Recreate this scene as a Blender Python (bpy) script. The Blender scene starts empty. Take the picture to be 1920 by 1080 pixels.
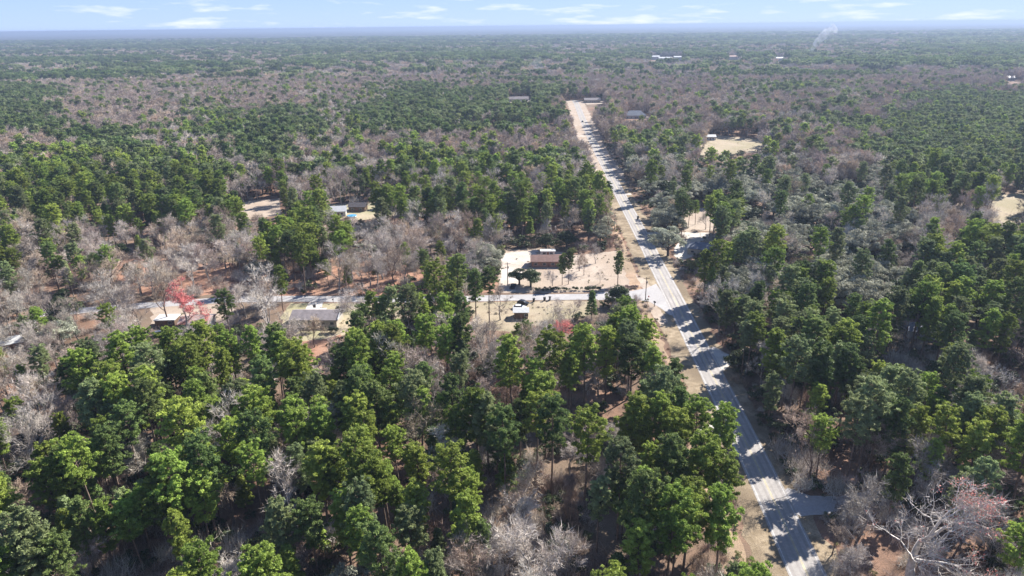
import bpy, bmesh, math, random
import numpy as np
from mathutils import Vector, noise as mnoise
from mathutils.geometry import tessellate_polygon
PI = math.pi
R = math.radians
scene = bpy.context.scene
COL = scene.collection

# ------------------------------------------------------------ camera
CAM_H, F_PX, PITCH, ROLL = 100.0, 1280.0, 21.0, -0.66
cam_d = bpy.data.cameras.new('camera'); cam = bpy.data.objects.new('camera', cam_d); COL.objects.link(cam)
cam_d.sensor_width = 36.0; cam_d.lens = 36.0 * F_PX / 1920.0
cam_d.clip_start = 1.0; cam_d.clip_end = 90000.0
cam.location = (0, 0, CAM_H)
from mathutils import Matrix
cam.matrix_world = Matrix.Translation((0, 0, CAM_H)) @ Matrix.Rotation(R(90 - PITCH), 4, 'X') @ Matrix.Rotation(R(ROLL), 4, 'Z')
scene.camera = cam
_pr, _rr = R(PITCH), R(ROLL)

def G(px, py, z=0.0):
    """ground point seen at a pixel of the 1920x1080 photograph (used to survey the site)"""
    a = (px - 960) / F_PX; b = -(py - 540) / F_PX
    a2 = a * math.cos(_rr) - b * math.sin(_rr); b2 = a * math.sin(_rr) + b * math.cos(_rr)
    Y = math.cos(_pr) + b2 * math.sin(_pr); Z = -math.sin(_pr) + b2 * math.cos(_pr)
    t = (z - CAM_H) / Z
    return a2 * t, Y * t

def P(x, y, z):
    dz = z - CAM_H
    dep = y * math.cos(_pr) - dz * math.sin(_pr)
    up = y * math.sin(_pr) + dz * math.cos(_pr)
    a2, b2 = x / dep, up / dep
    a = a2 * math.cos(_rr) + b2 * math.sin(_rr); b = -a2 * math.sin(_rr) + b2 * math.cos(_rr)
    return 960 + a * F_PX, 540 - b * F_PX

# ------------------------------------------------------------ light and sky
SUN_AZ, SUN_EL = 47.0, 39.0       # degrees from +Y towards +X, elevation
scene.view_settings.view_transform = 'Standard'; scene.view_settings.look = 'None'
scene.view_settings.gamma = 1.0; scene.view_settings.use_curve_mapping = False
scene.view_settings.exposure = 1.45
w = bpy.data.worlds.new('World'); scene.world = w; w.use_nodes = True
nt = w.node_tree; nt.nodes.clear()
out = nt.nodes.new('ShaderNodeOutputWorld'); bg = nt.nodes.new('ShaderNodeBackground')
sky = nt.nodes.new('ShaderNodeTexSky'); sky.sky_type = 'NISHITA'; sky.sun_disc = False
sky.sun_elevation = R(SUN_EL); sky.sun_rotation = R(SUN_AZ)
sky.altitude = 100; sky.air_density = 1.0; sky.dust_density = 0.0; sky.ozone_density = 4.0
bg.inputs['Strength'].default_value = 0.09
tc = nt.nodes.new('ShaderNodeTexCoord')
mp = nt.nodes.new('ShaderNodeMapping'); mp.inputs['Scale'].default_value = (14, 14, 95); mp.inputs['Location'].default_value = (3.1, 1.7, 0.4)
nz = nt.nodes.new('ShaderNodeTexNoise'); nz.inputs['Scale'].default_value = 1.0; nz.inputs['Detail'].default_value = 6.0; nz.inputs['Roughness'].default_value = 0.55
rp = nt.nodes.new('ShaderNodeValToRGB'); rp.color_ramp.elements[0].position = 0.545; rp.color_ramp.elements[1].position = 0.76
mx = nt.nodes.new('ShaderNodeMix'); mx.data_type = 'RGBA'
mx.inputs['B'].default_value = (4.4, 4.6, 5.2, 1)
ml = nt.nodes.new('ShaderNodeMath'); ml.operation = 'MULTIPLY'; ml.inputs[1].default_value = 0.85
L = nt.links.new
L(tc.outputs['Generated'], mp.inputs['Vector']); L(mp.outputs['Vector'], nz.inputs['Vector'])
L(nz.outputs['Fac'], rp.inputs['Fac']); L(rp.outputs['Color'], ml.inputs[0]); L(ml.outputs[0], mx.inputs['Factor'])
ms_ = nt.nodes.new('ShaderNodeMix'); ms_.data_type = 'RGBA'; ms_.inputs['Factor'].default_value = 0.92
sx_ = nt.nodes.new('ShaderNodeSeparateXYZ'); L(tc.outputs['Generated'], sx_.inputs[0])
gr = nt.nodes.new('ShaderNodeValToRGB'); e_ = gr.color_ramp.elements      # clear winter sky: pale periwinkle low, deeper blue overhead
e_[0].position = 0.0; e_[0].color = (2.05, 2.85, 4.75, 1); e_[1].position = 0.9; e_[1].color = (0.42, 0.85, 2.1, 1)
q_ = gr.color_ramp.elements.new(0.05); q_.color = (1.75, 2.55, 4.7, 1)
q_ = gr.color_ramp.elements.new(0.25); q_.color = (1.0, 1.65, 3.3, 1)
L(sx_.outputs['Z'], gr.inputs['Fac']); L(gr.outputs['Color'], ms_.inputs['B'])
L(sky.outputs['Color'], ms_.inputs['A']); L(ms_.outputs['Result'], mx.inputs['A']); L(mx.outputs['Result'], bg.inputs['Color']); L(bg.outputs[0], out.inputs['Surface'])

sl = bpy.data.lights.new('sun', 'SUN'); sl.energy = 4.8; sl.angle = R(0.53); sl.color = (1.0, 0.955, 0.89)
so = bpy.data.objects.new('sun', sl); COL.objects.link(so)
sd = Vector((math.sin(R(SUN_AZ)) * math.cos(R(SUN_EL)), math.cos(R(SUN_AZ)) * math.cos(R(SUN_EL)), math.sin(R(SUN_EL))))
so.rotation_euler = sd.to_track_quat('Z', 'Y').to_euler()
so.location = sd * 300

cy = scene.cycles
cy.max_bounces = 4; cy.diffuse_bounces = 2; cy.glossy_bounces = 1; cy.transmission_bounces = 2; cy.volume_bounces = 0
cy.transparent_max_bounces = 4
cy.use_denoising = True
cy.caustics_reflective = False; cy.caustics_refractive = False

# ------------------------------------------------------------ helpers
rng = random.Random(7)
MATS = {}
def nn(nt, t, **k):
    n = nt.nodes.new(t)
    for a, b in k.items(): setattr(n, a, b)
    return n

def mat_ground(name, cols, scale=0.25, rough=0.95, big=0.02, bump=0.4, fine=3.0, mot=0.7):
    """ground cover from three colours mixed by noises of metre, decimetre and field size"""
    m = bpy.data.materials.new(name); m.use_nodes = True; nt = m.node_tree; b = nt.nodes['Principled BSDF']
    g = nn(nt, 'ShaderNodeNewGeometry')
    def noi(s, d=5, r=0.6):
        n = nn(nt, 'ShaderNodeTexNoise'); n.inputs['Scale'].default_value = s; n.inputs['Detail'].default_value = d
        n.inputs['Roughness'].default_value = r; nt.links.new(g.outputs['Position'], n.inputs['Vector']); return n
    n1, n2, n3 = noi(scale), noi(fine, 3, 0.7), noi(big, 4)
    r1 = nn(nt, 'ShaderNodeValToRGB'); e = r1.color_ramp.elements
    e[0].position = 0.36; e[0].color = (*cols[0], 1); e[1].position = 0.64; e[1].color = (*cols[1], 1)
    nt.links.new(n1.outputs['Fac'], r1.inputs['Fac'])
    r2 = nn(nt, 'ShaderNodeValToRGB'); r2.color_ramp.elements[0].position = 0.42; r2.color_ramp.elements[1].position = 0.62
    nt.links.new(n3.outputs['Fac'], r2.inputs['Fac'])
    m1 = nn(nt, 'ShaderNodeMix', data_type='RGBA'); m1.inputs['B'].default_value = (*cols[2], 1)
    nt.links.new(r1.outputs['Color'], m1.inputs['A']); nt.links.new(r2.outputs['Color'], m1.inputs['Factor'])
    m2 = nn(nt, 'ShaderNodeMix', data_type='RGBA', blend_type='MULTIPLY'); m2.inputs['Factor'].default_value = mot if fine > 2 else 0.3
    r3 = nn(nt, 'ShaderNodeValToRGB'); r3.color_ramp.elements[0].position = 0.3; r3.color_ramp.elements[0].color = (0.55, 0.52, 0.5, 1)
    r3.color_ramp.elements[1].position = 0.65; r3.color_ramp.elements[1].color = (1.2, 1.18, 1.15, 1)
    nt.links.new(n2.outputs['Fac'], r3.inputs['Fac'])
    nt.links.new(m1.outputs['Result'], m2.inputs['A']); nt.links.new(r3.outputs['Color'], m2.inputs['B'])
    nt.links.new(m2.outputs['Result'], b.inputs['Base Color'])
    b.inputs['Roughness'].default_value = rough; b.inputs['Specular IOR Level'].default_value = 0.15
    bp = nn(nt, 'ShaderNodeBump'); bp.inputs['Strength'].default_value = bump; bp.inputs['Distance'].default_value = 0.3
    nt.links.new(n2.outputs['Fac'], bp.inputs['Height']); nt.links.new(bp.outputs['Normal'], b.inputs['Normal'])
    MATS[name] = m; return m

def mat_leaf(name, lo, hi, trans=0.3, rnd=0.35, rough=0.55, spec=0.14):
    m = bpy.data.materials.new(name); m.use_nodes = True; nt = m.node_tree; b = nt.nodes['Principled BSDF']
    at = nn(nt, 'ShaderNodeAttribute', attribute_name='tint')
    mx = nn(nt, 'ShaderNodeMix', data_type='RGBA'); mx.inputs['A'].default_value = (*lo, 1); mx.inputs['B'].default_value = (*hi, 1)
    nt.links.new(at.outputs['Fac'], mx.inputs['Factor'])
    oi = nn(nt, 'ShaderNodeObjectInfo')
    mr = nn(nt, 'ShaderNodeMapRange'); mr.inputs['To Min'].default_value = 1 - rnd; mr.inputs['To Max'].default_value = 1 + rnd
    nt.links.new(oi.outputs['Random'], mr.inputs['Value'])
    hs = nn(nt, 'ShaderNodeHueSaturation')
    mh = nn(nt, 'ShaderNodeMapRange'); mh.inputs['To Min'].default_value = 0.485; mh.inputs['To Max'].default_value = 0.515
    wn = nn(nt, 'ShaderNodeTexWhiteNoise', noise_dimensions='1D'); nt.links.new(oi.outputs['Random'], wn.inputs['W'])
    nt.links.new(wn.outputs['Value'], mh.inputs['Value']); nt.links.new(mh.outputs['Result'], hs.inputs['Hue'])
    nt.links.new(mr.outputs['Result'], hs.inputs['Value']); nt.links.new(mx.outputs['Result'], hs.inputs['Color'])
    nt.links.new(hs.outputs['Color'], b.inputs['Base Color'])
    b.inputs['Roughness'].default_value = rough; b.inputs['Specular IOR Level'].default_value = spec
    if trans > 0:
        t = nn(nt, 'ShaderNodeBsdfTranslucent'); ms = nn(nt, 'ShaderNodeMixShader'); ms.inputs['Fac'].default_value = trans
        nt.links.new(hs.outputs['Color'], t.inputs['Color']); nt.links.new(b.outputs[0], ms.inputs[1]); nt.links.new(t.outputs[0], ms.inputs[2])
        nt.links.new(ms.outputs[0], nt.nodes['Material Output'].inputs['Surface'])
    MATS[name] = m; return m

def mat_plain(name, c, rough=0.6, metal=0.0, var=0.15, scale=1.5, c2=None, spec=0.4):
    m = bpy.data.materials.new(name); m.use_nodes = True; nt = m.node_tree; b = nt.nodes['Principled BSDF']
    g = nn(nt, 'ShaderNodeTexCoord'); n = nn(nt, 'ShaderNodeTexNoise'); n.inputs['Scale'].default_value = scale; n.inputs['Detail'].default_value = 6
    nt.links.new(g.outputs['Object'], n.inputs['Vector'])
    r = nn(nt, 'ShaderNodeValToRGB'); e = r.color_ramp.elements; e[0].position = 0.35; e[1].position = 0.65
    c2 = c2 or tuple(min(1, v * (1 + var)) for v in c)
    e[0].color = (*[v * (1 - var) for v in c], 1); e[1].color = (*c2, 1)
    nt.links.new(n.outputs['Fac'], r.inputs['Fac']); nt.links.new(r.outputs['Color'], b.inputs['Base Color'])
    b.inputs['Roughness'].default_value = rough; b.inputs['Metallic'].default_value = metal; b.inputs['Specular IOR Level'].default_value = spec
    MATS[name] = m; return m

# foliage and bark
PINE_MATS = [mat_leaf('needles_yellow_green', (0.125, 0.170, 0.036), (0.385, 0.480, 0.095), trans=0.36),
             mat_leaf('needles_deep_green', (0.078, 0.115, 0.038), (0.240, 0.315, 0.095), trans=0.36),
             mat_leaf('needles_grey_green', (0.115, 0.142, 0.062), (0.330, 0.385, 0.170), trans=0.36)]
mat_leaf('oak_leaves_grey', (0.155, 0.158, 0.112), (0.53, 0.53, 0.40), spec=0.05, trans=0.2, rnd=0.3)
mat_leaf('oak_leaves_dark', (0.030, 0.048, 0.020), (0.100, 0.130, 0.055), trans=0.2, rnd=0.3, rough=0.4)
mat_leaf('twigs_grey', (0.34, 0.295, 0.25), (0.74, 0.665, 0.585), trans=0.0, rnd=0.25, rough=0.8)
mat_leaf('twigs_beige', (0.33, 0.25, 0.18), (0.70, 0.565, 0.43), trans=0.0, rnd=0.25, rough=0.8)
mat_leaf('twigs_mauve', (0.27, 0.215, 0.18), (0.58, 0.485, 0.415), trans=0.0, rnd=0.25, rough=0.8)
mat_leaf('maple_buds_red', (0.50, 0.12, 0.12), (0.80, 0.28, 0.26), trans=0.2, rnd=0.15)
mat_leaf('shrub_leaves', (0.030, 0.044, 0.020), (0.105, 0.125, 0.055), trans=0.15, rnd=0.4)
mat_leaf('olive_leaves', (0.10, 0.11, 0.035), (0.28, 0.28, 0.10), trans=0.25, rnd=0.3)
mat_leaf('dry_vines', (0.18, 0.125, 0.095), (0.40, 0.30, 0.235), trans=0.0, rnd=0.3, rough=0.85)
mat_plain('bark_pine', (0.17, 0.12, 0.095), rough=0.95, var=0.35, scale=2.0)
mat_plain('bark_grey', (0.28, 0.25, 0.23), rough=0.95, var=0.3, scale=2.0)
mat_plain('bark_dark', (0.09, 0.075, 0.065), rough=0.95, var=0.3, scale=2.0)
mat_plain('bark_pale', (0.58, 0.53, 0.49), rough=0.95, var=0.25, scale=2.0)
# ground covers
mat_ground('forest_floor', [(0.13, 0.085, 0.062), (0.27, 0.165, 0.115), (0.165, 0.13, 0.095)], scale=0.12, big=0.012)
mat_ground('pine_straw', [(0.24, 0.125, 0.080), (0.40, 0.235, 0.165), (0.33, 0.205, 0.145)], scale=0.3, big=0.05)
mat_ground('dry_lawn', [(0.29, 0.24, 0.17), (0.40, 0.335, 0.25), (0.27, 0.235, 0.15)], scale=0.2, big=0.05)
mat_ground('green_lawn', [(0.25, 0.235, 0.135), (0.345, 0.315, 0.195), (0.38, 0.32, 0.225)], scale=0.2, big=0.06)
mat_ground('verge_grass', [(0.20, 0.155, 0.10), (0.37, 0.30, 0.21), (0.18, 0.14, 0.095)], scale=0.35, big=0.05)
mat_ground('orange_dirt', [(0.30, 0.20, 0.135), (0.43, 0.31, 0.22), (0.27, 0.205, 0.14)], scale=0.3, big=0.05)
mat_ground('pale_gravel', [(0.44, 0.40, 0.365), (0.58, 0.535, 0.495), (0.43, 0.37, 0.315)], scale=0.3, big=0.06)
mat_ground('sandy_soil', [(0.31, 0.255, 0.205), (0.46, 0.39, 0.325), (0.34, 0.27, 0.21)], scale=0.2, big=0.05)
mat_ground('asphalt', [(0.27, 0.25, 0.235), (0.37, 0.345, 0.325), (0.31, 0.29, 0.27)], scale=0.15, big=0.03, bump=0.1, fine=1.2, rough=0.85)
mat_ground('asphalt_old', [(0.30, 0.29, 0.29), (0.39, 0.375, 0.365), (0.34, 0.325, 0.32)], scale=0.2, big=0.04, bump=0.1, fine=1.5, rough=0.9)
mat_ground('concrete', [(0.44, 0.42, 0.39), (0.54, 0.52, 0.49), (0.47, 0.43, 0.38)], scale=0.3, big=0.05, bump=0.1)
mat_plain('paint_white', (0.46, 0.45, 0.435), rough=0.7, var=0.25, scale=0.8)
mat_plain('paint_yellow', (0.44, 0.365, 0.20), rough=0.7, var=0.25, scale=0.8)

def M(k): return MATS[k]

def tagit(o, label=None, cat=None, group=None, kind=None):
    if label: o['label'] = label
    if cat: o['category'] = cat
    if group: o['group'] = group
    if kind: o['kind'] = kind
    return o

def link(o, parent=None):
    COL.objects.link(o)
    if parent is not None: o.parent = parent
    return o

def empty(name, loc, rz=0.0, sc=1.0):
    o = bpy.data.objects.new(name, None); o.location = loc; o.rotation_euler = (0, 0, rz); o.scale = (sc,) * 3
    o.empty_display_size = 0.5
    return link(o)

def np_mesh(name, verts, polys, nper, mats, midx=None, tint=None):
    """fast mesh: polys is a list of (array[n,k]) blocks"""
    me = bpy.data.meshes.new(name)
    v = np.asarray(verts, dtype=np.float32)
    loops = np.concatenate([p.ravel() for p in polys]).astype(np.int32)
    tot = np.concatenate([np.full(len(p), p.shape[1]) for p in polys]).astype(np.int32)
    st = np.concatenate([[0], np.cumsum(tot)[:-1]]).astype(np.int32)
    me.vertices.add(len(v)); me.vertices.foreach_set('co', v.ravel())
    me.loops.add(len(loops)); me.loops.foreach_set('vertex_index', loops)
    me.polygons.add(len(tot)); me.polygons.foreach_set('loop_start', st); me.polygons.foreach_set('loop_total', tot)
    if midx is not None: me.polygons.foreach_set('material_index', np.asarray(midx, dtype=np.int32))
    for m in mats: me.materials.append(m)
    if tint is not None:
        a = me.attributes.new('tint', 'FLOAT', 'POINT'); a.data.foreach_set('value', np.asarray(tint, dtype=np.float32))
    me.update(calc_edges=True)
    return me

class Tube:
    """collects tapered tubes"""
    def __init__(s, sides=5): s.v = []; s.f = []; s.n = 0; s.k = sides
    def add(s, pts, rad, k=None):
        k = k or s.k
        pts = [np.asarray(p, float) for p in pts]
        for i, p in enumerate(pts):
            d = (pts[min(i + 1, len(pts) - 1)] - pts[max(i - 1, 0)]); d = d / (np.linalg.norm(d) + 1e-9)
            a = np.cross(d, (1, 0, 0) if abs(d[0]) < 0.8 else (0, 1, 0)); a /= np.linalg.norm(a); b = np.cross(d, a)
            for j in range(k):
                t = 2 * PI * j / k
                s.v.append(p + rad[i] * (a * math.cos(t) + b * math.sin(t)))
        for i in range(len(pts) - 1):
            for j in range(k):
                q = s.n + i * k
                s.f.append((q + j, q + (j + 1) % k, q + k + (j + 1) % k, q + k + j))
        s.n += len(pts) * k
    def arrays(s): return np.array(s.v).reshape(-1, 3), np.array(s.f, dtype=np.int64).reshape(-1, 4)

def leaves(rs, cents, radii, n, size, flat=0.7, up=0.35, long=1.0, nb_=0.7):
    """random little triangles filling the upper shells of ellipsoid clumps; returns verts, tris, tint"""
    C = np.repeat(np.asarray(cents, float), n, axis=0); Rr = np.repeat(np.asarray(radii, float), n)
    N = len(C)
    d = rs.normal(size=(N, 3)); d /= np.linalg.norm(d, axis=1)[:, None]
    d[:, 2] = np.where(d[:, 2] < -0.25, -d[:, 2], d[:, 2])
    rr = (0.45 + 0.55 * rs.rand(N) ** 0.6)
    pos = C + d * (Rr * rr)[:, None] * np.array([1, 1, flat])
    nrm = d * nb_ + rs.normal(size=(N, 3)) * 0.6 + np.array([0, 0, up]); nrm /= np.linalg.norm(nrm, axis=1)[:, None]
    t = np.cross(nrm, rs.normal(size=(N, 3))); t /= np.linalg.norm(t, axis=1)[:, None]
    b = np.cross(nrm, t)
    s = size * (0.6 + 0.8 * rs.rand(N))[:, None]
    v = np.stack([pos - t * s * 0.5 - b * s * 0.45 * long, pos + t * s * 0.5 - b * s * 0.45 * long, pos + b * s * 0.75 * long], axis=1).reshape(-1, 3)
    f = np.arange(3 * N).reshape(-1, 3)
    ct = np.repeat(rs.rand(len(cents)), n)
    tint = np.clip(0.55 * ct + 0.45 * rs.rand(N), 0, 1)
    return v, f, np.repeat(tint, 3)

def twigs(rs, starts, dirs, n, length, width, spread=0.55):
    S = np.repeat(np.asarray(starts, float), n, axis=0); D = np.repeat(np.asarray(dirs, float), n, axis=0)
    N = len(S)
    D = D + rs.normal(size=(N, 3)) * spread; D /= np.linalg.norm(D, axis=1)[:, None]
    ln = length * (0.5 + rs.rand(N))[:, None]
    a = np.cross(D, rs.normal(size=(N, 3))); a /= np.linalg.norm(a, axis=1)[:, None]
    S = S + rs.normal(size=(N, 3)) * 0.22
    wv = width * (0.7 + 0.6 * rs.rand(N))[:, None]
    v = np.stack([S - a * wv * 0.5, S + a * wv * 0.5, S + D * ln], axis=1).reshape(-1, 3)
    return v, np.arange(3 * N).reshape(-1, 3), np.repeat(rs.rand(N), 3)

# ------------------------------------------------------------ tree builders: return (wood verts, quads), (crown verts, tris, tint)
def pine_data(seed, h=22.0, rad=4.6, cb=0.5, nb=50, ncl=5, nl=40, ls=0.19, sides=6, top=1.0, crad=0.52):
    rs = np.random.RandomState(seed); T = Tube(sides)
    bend = rs.normal(size=2) * 0.5; ph = rs.rand() * 6
    def ax(t): return np.array([bend[0] * t * t + 0.12 * math.sin(ph + 5 * t), bend[1] * t * t + 0.12 * math.cos(ph + 4 * t), h * t])
    T.add([ax(t) for t in np.linspace(0, 0.98, 8)], [0.26 * (1 - 0.8 * t) + 0.02 for t in np.linspace(0, 1, 8)])
    cents, rads = [], []
    for i in range(nb):
        t = cb + (0.98 - cb) * ((i + 0.5) / nb) ** 0.85
        q = (t - cb) / (1 - cb)
        prof = (0.50 + 1.3 * q) if q < 0.38 else math.sqrt(max(0.02, 1 - ((q - 0.38) / 0.66) ** 2))
        Ln = rad * prof * rs.uniform(0.66, 1.04)
        if rs.rand() < 0.08: Ln *= 1.25
        az = i * 2.399 + rs.uniform(-0.6, 0.6); el = R(rs.uniform(-8, 12) + 45 * q)
        p0 = ax(t); d = np.array([math.cos(az) * math.cos(el), math.sin(az) * math.cos(el), math.sin(el)])
        droop = np.array([0, 0, 0.12 * Ln])
        p1 = p0 + d * Ln * 0.5 - droop * 0.4; p2 = p0 + d * Ln + droop * 0.8
        T.add([p0, p1, p2], [0.075 * (1.2 - 0.6 * q), 0.05, 0.015], k=3)
        k = max(1, int(round(ncl * Ln / rad * 1.15)))
        for j in range(k):
            s = 0.42 + 0.62 * (j + rs.rand() * 0.8) / k
            c = p0 + d * Ln * s + np.array([0, 0, 0.25]) + rs.normal(size=3) * np.array([0.45, 0.45, 0.28])
            cents.append(c); rads.append(crad * rs.uniform(0.65, 1.25) * (0.75 + 0.35 * (1 - q)))
    for j in range(4):
        cents.append(ax(0.97 + 0.02 * j * 0.5) + rs.normal(size=3) * np.array([0.8, 0.8, 0.3])); rads.append(crad * rs.uniform(0.7, 1.0))
    return T.arrays(), leaves(rs, cents, rads, nl, ls, flat=0.72, up=0.30, long=2.6, nb_=0.35)

def spire_data(seed, h=14.0, rad=2.6, nl=70, ls=0.34):
    """young pine or cedar: a narrow cone down to near the ground"""
    rs = np.random.RandomState(seed); T = Tube(5)
    T.add([(0, 0, 0), (0, 0, h * 0.98)], [0.18, 0.02])
    cents, rads = [], []
    for i in range(60):
        t = 0.22 + 0.76 * (i / 60.0); Ln = rad * (1 - (t - 0.22) / 0.8) ** 0.75 * rs.uniform(0.6, 1.1)
        az = i * 2.399; p = np.array([math.cos(az) * Ln, math.sin(az) * Ln, h * t])
        T.add([(0, 0, h * t), p], [0.04, 0.01], k=3)
        cents.append(p * np.array([0.85, 0.85, 1])); rads.append(rs.uniform(0.55, 0.95))
    return T.arrays(), leaves(rs, cents, rads, nl, ls, flat=0.7, up=0.3, long=1.2)

def grow(rs, T, p, d, ln, r, lvl, maxl, tips, spread, upb, k=4):
    n = 3
    pts = [p]; q = p.copy(); dd = d.copy()
    for i in range(n):
        dd = dd + rs.normal(size=3) * 0.13 + np.array([0, 0, upb]); dd /= np.linalg.norm(dd)
        q = q + dd * ln / n; pts.append(q.copy())
    T.add(pts, [r, r * 0.85, r * 0.72, r * 0.55], k=k if lvl < 2 else 3)
    if lvl >= maxl: tips.append((q, dd)); tips.append((pts[1], dd)); tips.append((pts[2], dd)); return
    nbr = 3 if lvl > 0 else rs.randint(3, 6)
    for j in range(nbr):
        a = rs.normal(size=3); a -= a.dot(dd) * dd; a /= np.linalg.norm(a)
        th = spread * rs.uniform(0.55, 1.25)
        nd = dd * math.cos(th) + a * math.sin(th)
        st = pts[-1] if j < 2 else pts[rs.randint(1, 3)]
        grow(rs, T, st, nd, ln * rs.uniform(0.62, 0.86), r * 0.55, lvl + 1, maxl, tips, spread, upb, k)

def bare_data(seed, h=15.0, spread=0.62, maxl=4, ntw=5, tl=1.1, tw=0.055, trunk=0.30, upb=0.06, r0=0.25, keep=1.0):
    rs = np.random.RandomState(seed); T = Tube(5); tips = []
    hb = h * trunk
    top = np.array([rs.normal() * 0.4, rs.normal() * 0.4, hb])
    T.add([np.zeros(3), top * 0.5 + rs.normal(size=3) * 0.1, top], [r0 * 1.3, r0, r0 * 0.9], k=6)
    grow(rs, T, top, np.array([0.05, 0, 1.0]), h * 0.27, r0 * 0.8, 0, maxl, tips, spread, upb)
    for j in range(2):
        az = rs.rand() * 6.28
        grow(rs, T, top * 0.85, np.array([math.cos(az) * 0.8, math.sin(az) * 0.8, 0.75]), h * 0.22, r0 * 0.5, 1, maxl, tips, spread, upb)
    S = np.array([t[0] for t in tips]); D = np.array([t[1] for t in tips])
    tv = twigs(rs, S, D, ntw, tl, tw)
    return T.arrays(), tv, (S, D)

def oak_data(seed, h=12.0, rad=6.0, ncl=70, nl=130, ls=0.30, trunk=0.26, crad=1.35):
    rs = np.random.RandomState(seed); T = Tube(5)
    hb = h * trunk; T.add([(0, 0, 0), (0.1, 0, hb)], [0.5, 0.4], k=7)
    cents, rads = [], []
    lobes = [(rs.uniform(0.3, 0.75) * rad * math.cos(a), rs.uniform(0.3, 0.75) * rad * math.sin(a), rs.uniform(0.36, 0.62) * h, rs.uniform(0.42, 0.58) * rad)
             for a in np.linspace(0, 2 * PI, 7)[:-1] + rs.rand() * 2]
    lobes.append((0, 0, 0.66 * h, 0.55 * rad))
    for (x, y, z, r) in lobes:
        T.add([(0, 0, hb * 0.9), (x * 0.5, y * 0.5, (hb + z) * 0.5), (x, y, z)], [0.28, 0.18, 0.06], k=4)
        for _ in range(ncl // 7):
            d = rs.normal(size=3); d[2] = d[2] if rs.rand() < .35 else abs(d[2]); d /= np.linalg.norm(d)
            c = np.array([x, y, z]) + d * np.array([r, r, r * 0.72]) * rs.uniform(0.75, 1.05)
            c[2] = max(c[2], h * 0.14)
            cents.append(c); rads.append(crad * rs.uniform(0.6, 1.15))
    return T.arrays(), leaves(rs, cents, rads, nl, ls, flat=0.75, up=0.2)

def join_mesh(name, parts, mats):
    """parts: list of (verts, faces, tint or None, material index)"""
    V, PQ, mi, tt, off = [], [], [], [], 0
    for (v, f, t, m) in parts:
        V.append(v); PQ.append(np.asarray(f) + off); mi += [m] * len(f)
        tt.append(t if t is not None else np.full(len(v), 0.5)); off += len(v)
    return np_mesh(name, np.concatenate(V), PQ, None, mats, mi, np.concatenate(tt))

# ------------------------------------------------------------ tree library
LIB = {}     # key -> dict(trunk mesh, crown mesh, height, look)
PROTO = {}   # kind -> collection with joined meshes for the woods
ORDER = {}
for k in ('pine', 'bare', 'oak', 'shrub'):
    PROTO[k] = bpy.data.collections.new('woods_' + k); ORDER[k] = []

def reg(kind, key, wood, crown, wmat, cmat, h, look, individual=True):
    (wv, wf), (cv, cf, ct) = wood, crown
    if individual:
        LIB[key] = dict(kind=kind, h=h, look=look,
                        trunk=np_mesh('trunk', wv, [wf], None, [M(wmat)]),
                        crown=np_mesh('crown', cv, [cf], None, [cmat if not isinstance(cmat, str) else M(cmat)], tint=ct))
    me = join_mesh(kind + '_wood', [(wv, wf, None, 0), (cv, cf, ct, 1)], [M(wmat), cmat if not isinstance(cmat, str) else M(cmat)])
    o = bpy.data.objects.new('%s_%02d' % (kind, len(ORDER[kind])), me); PROTO[kind].objects.link(o); ORDER[kind].append(key)

LOOKP = ['yellow-green', 'deep green', 'grey-green']
for i in range(15):
    sh, ti = i // 3, i % 3
    h = [22, 20, 24, 21, 18][sh]
    a = pine_data(100 + i, h=h, rad=[3.9, 3.5, 4.2, 4.6, 3.1][sh], cb=[0.46, 0.36, 0.55, 0.50, 0.32][sh], nb=[58, 64, 50, 54, 58][sh], ncl=[6, 6, 6, 7, 5][sh])
    reg('pine', 'pine%d' % i, a[0], a[1], 'bark_pine', PINE_MATS[ti], h, LOOKP[ti])
for i in range(3):   # young spires
    a = spire_data(130 + i, h=12 + i)
    reg('pine', 'spire%d' % i, a[0], a[1], 'bark_pine', PINE_MATS[i], 12 + i, LOOKP[i] + ' young')
for i in range(3):   # mid distance
    a = pine_data(150 + i, h=20, rad=4.6, cb=0.5, nb=22, ncl=3, nl=18, ls=0.55, sides=3, crad=1.0)
    reg('pine', 'pinemid%d' % i, a[0], a[1], 'bark_pine', PINE_MATS[i], 20, LOOKP[i], False)
def cluster(fn, seed, n, R0, arg):
    rs = np.random.RandomState(seed); W, C = [], []
    wv, wf, cv, cf, ct, o1, o2 = [], [], [], [], [], 0, 0
    for i in range(n):
        a, r = i * 2.399 + rs.rand() * 0.5, R0 * math.sqrt((i + 0.5) / n)
        res = fn(seed * 31 + i, **arg); (v, f), (v2, f2, t2) = res[0], res[1]
        s = rs.uniform(0.8, 1.15); off = np.array([math.cos(a) * r, math.sin(a) * r, 0])
        wv.append(v * s + off); wf.append(f + o1); o1 += len(v)
        cv.append(v2 * s + off); cf.append(f2 + o2); ct.append(np.clip(t2 * 0.6 + rs.uniform(0, 0.4), 0, 1)); o2 += len(v2)
    return (np.concatenate(wv), np.concatenate(wf)), (np.concatenate(cv), np.concatenate(cf), np.concatenate(ct))
for i in range(3):
    a = cluster(pine_data, 170 + i, 8, 11, dict(h=19, rad=4.4, cb=0.45, nb=9, ncl=2, nl=12, ls=1.3, sides=3, crad=1.6))
    reg('pine', 'pinefar%d' % i, a[0], a[1], 'bark_dark', PINE_MATS[i], 20, LOOKP[i], False)

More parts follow.
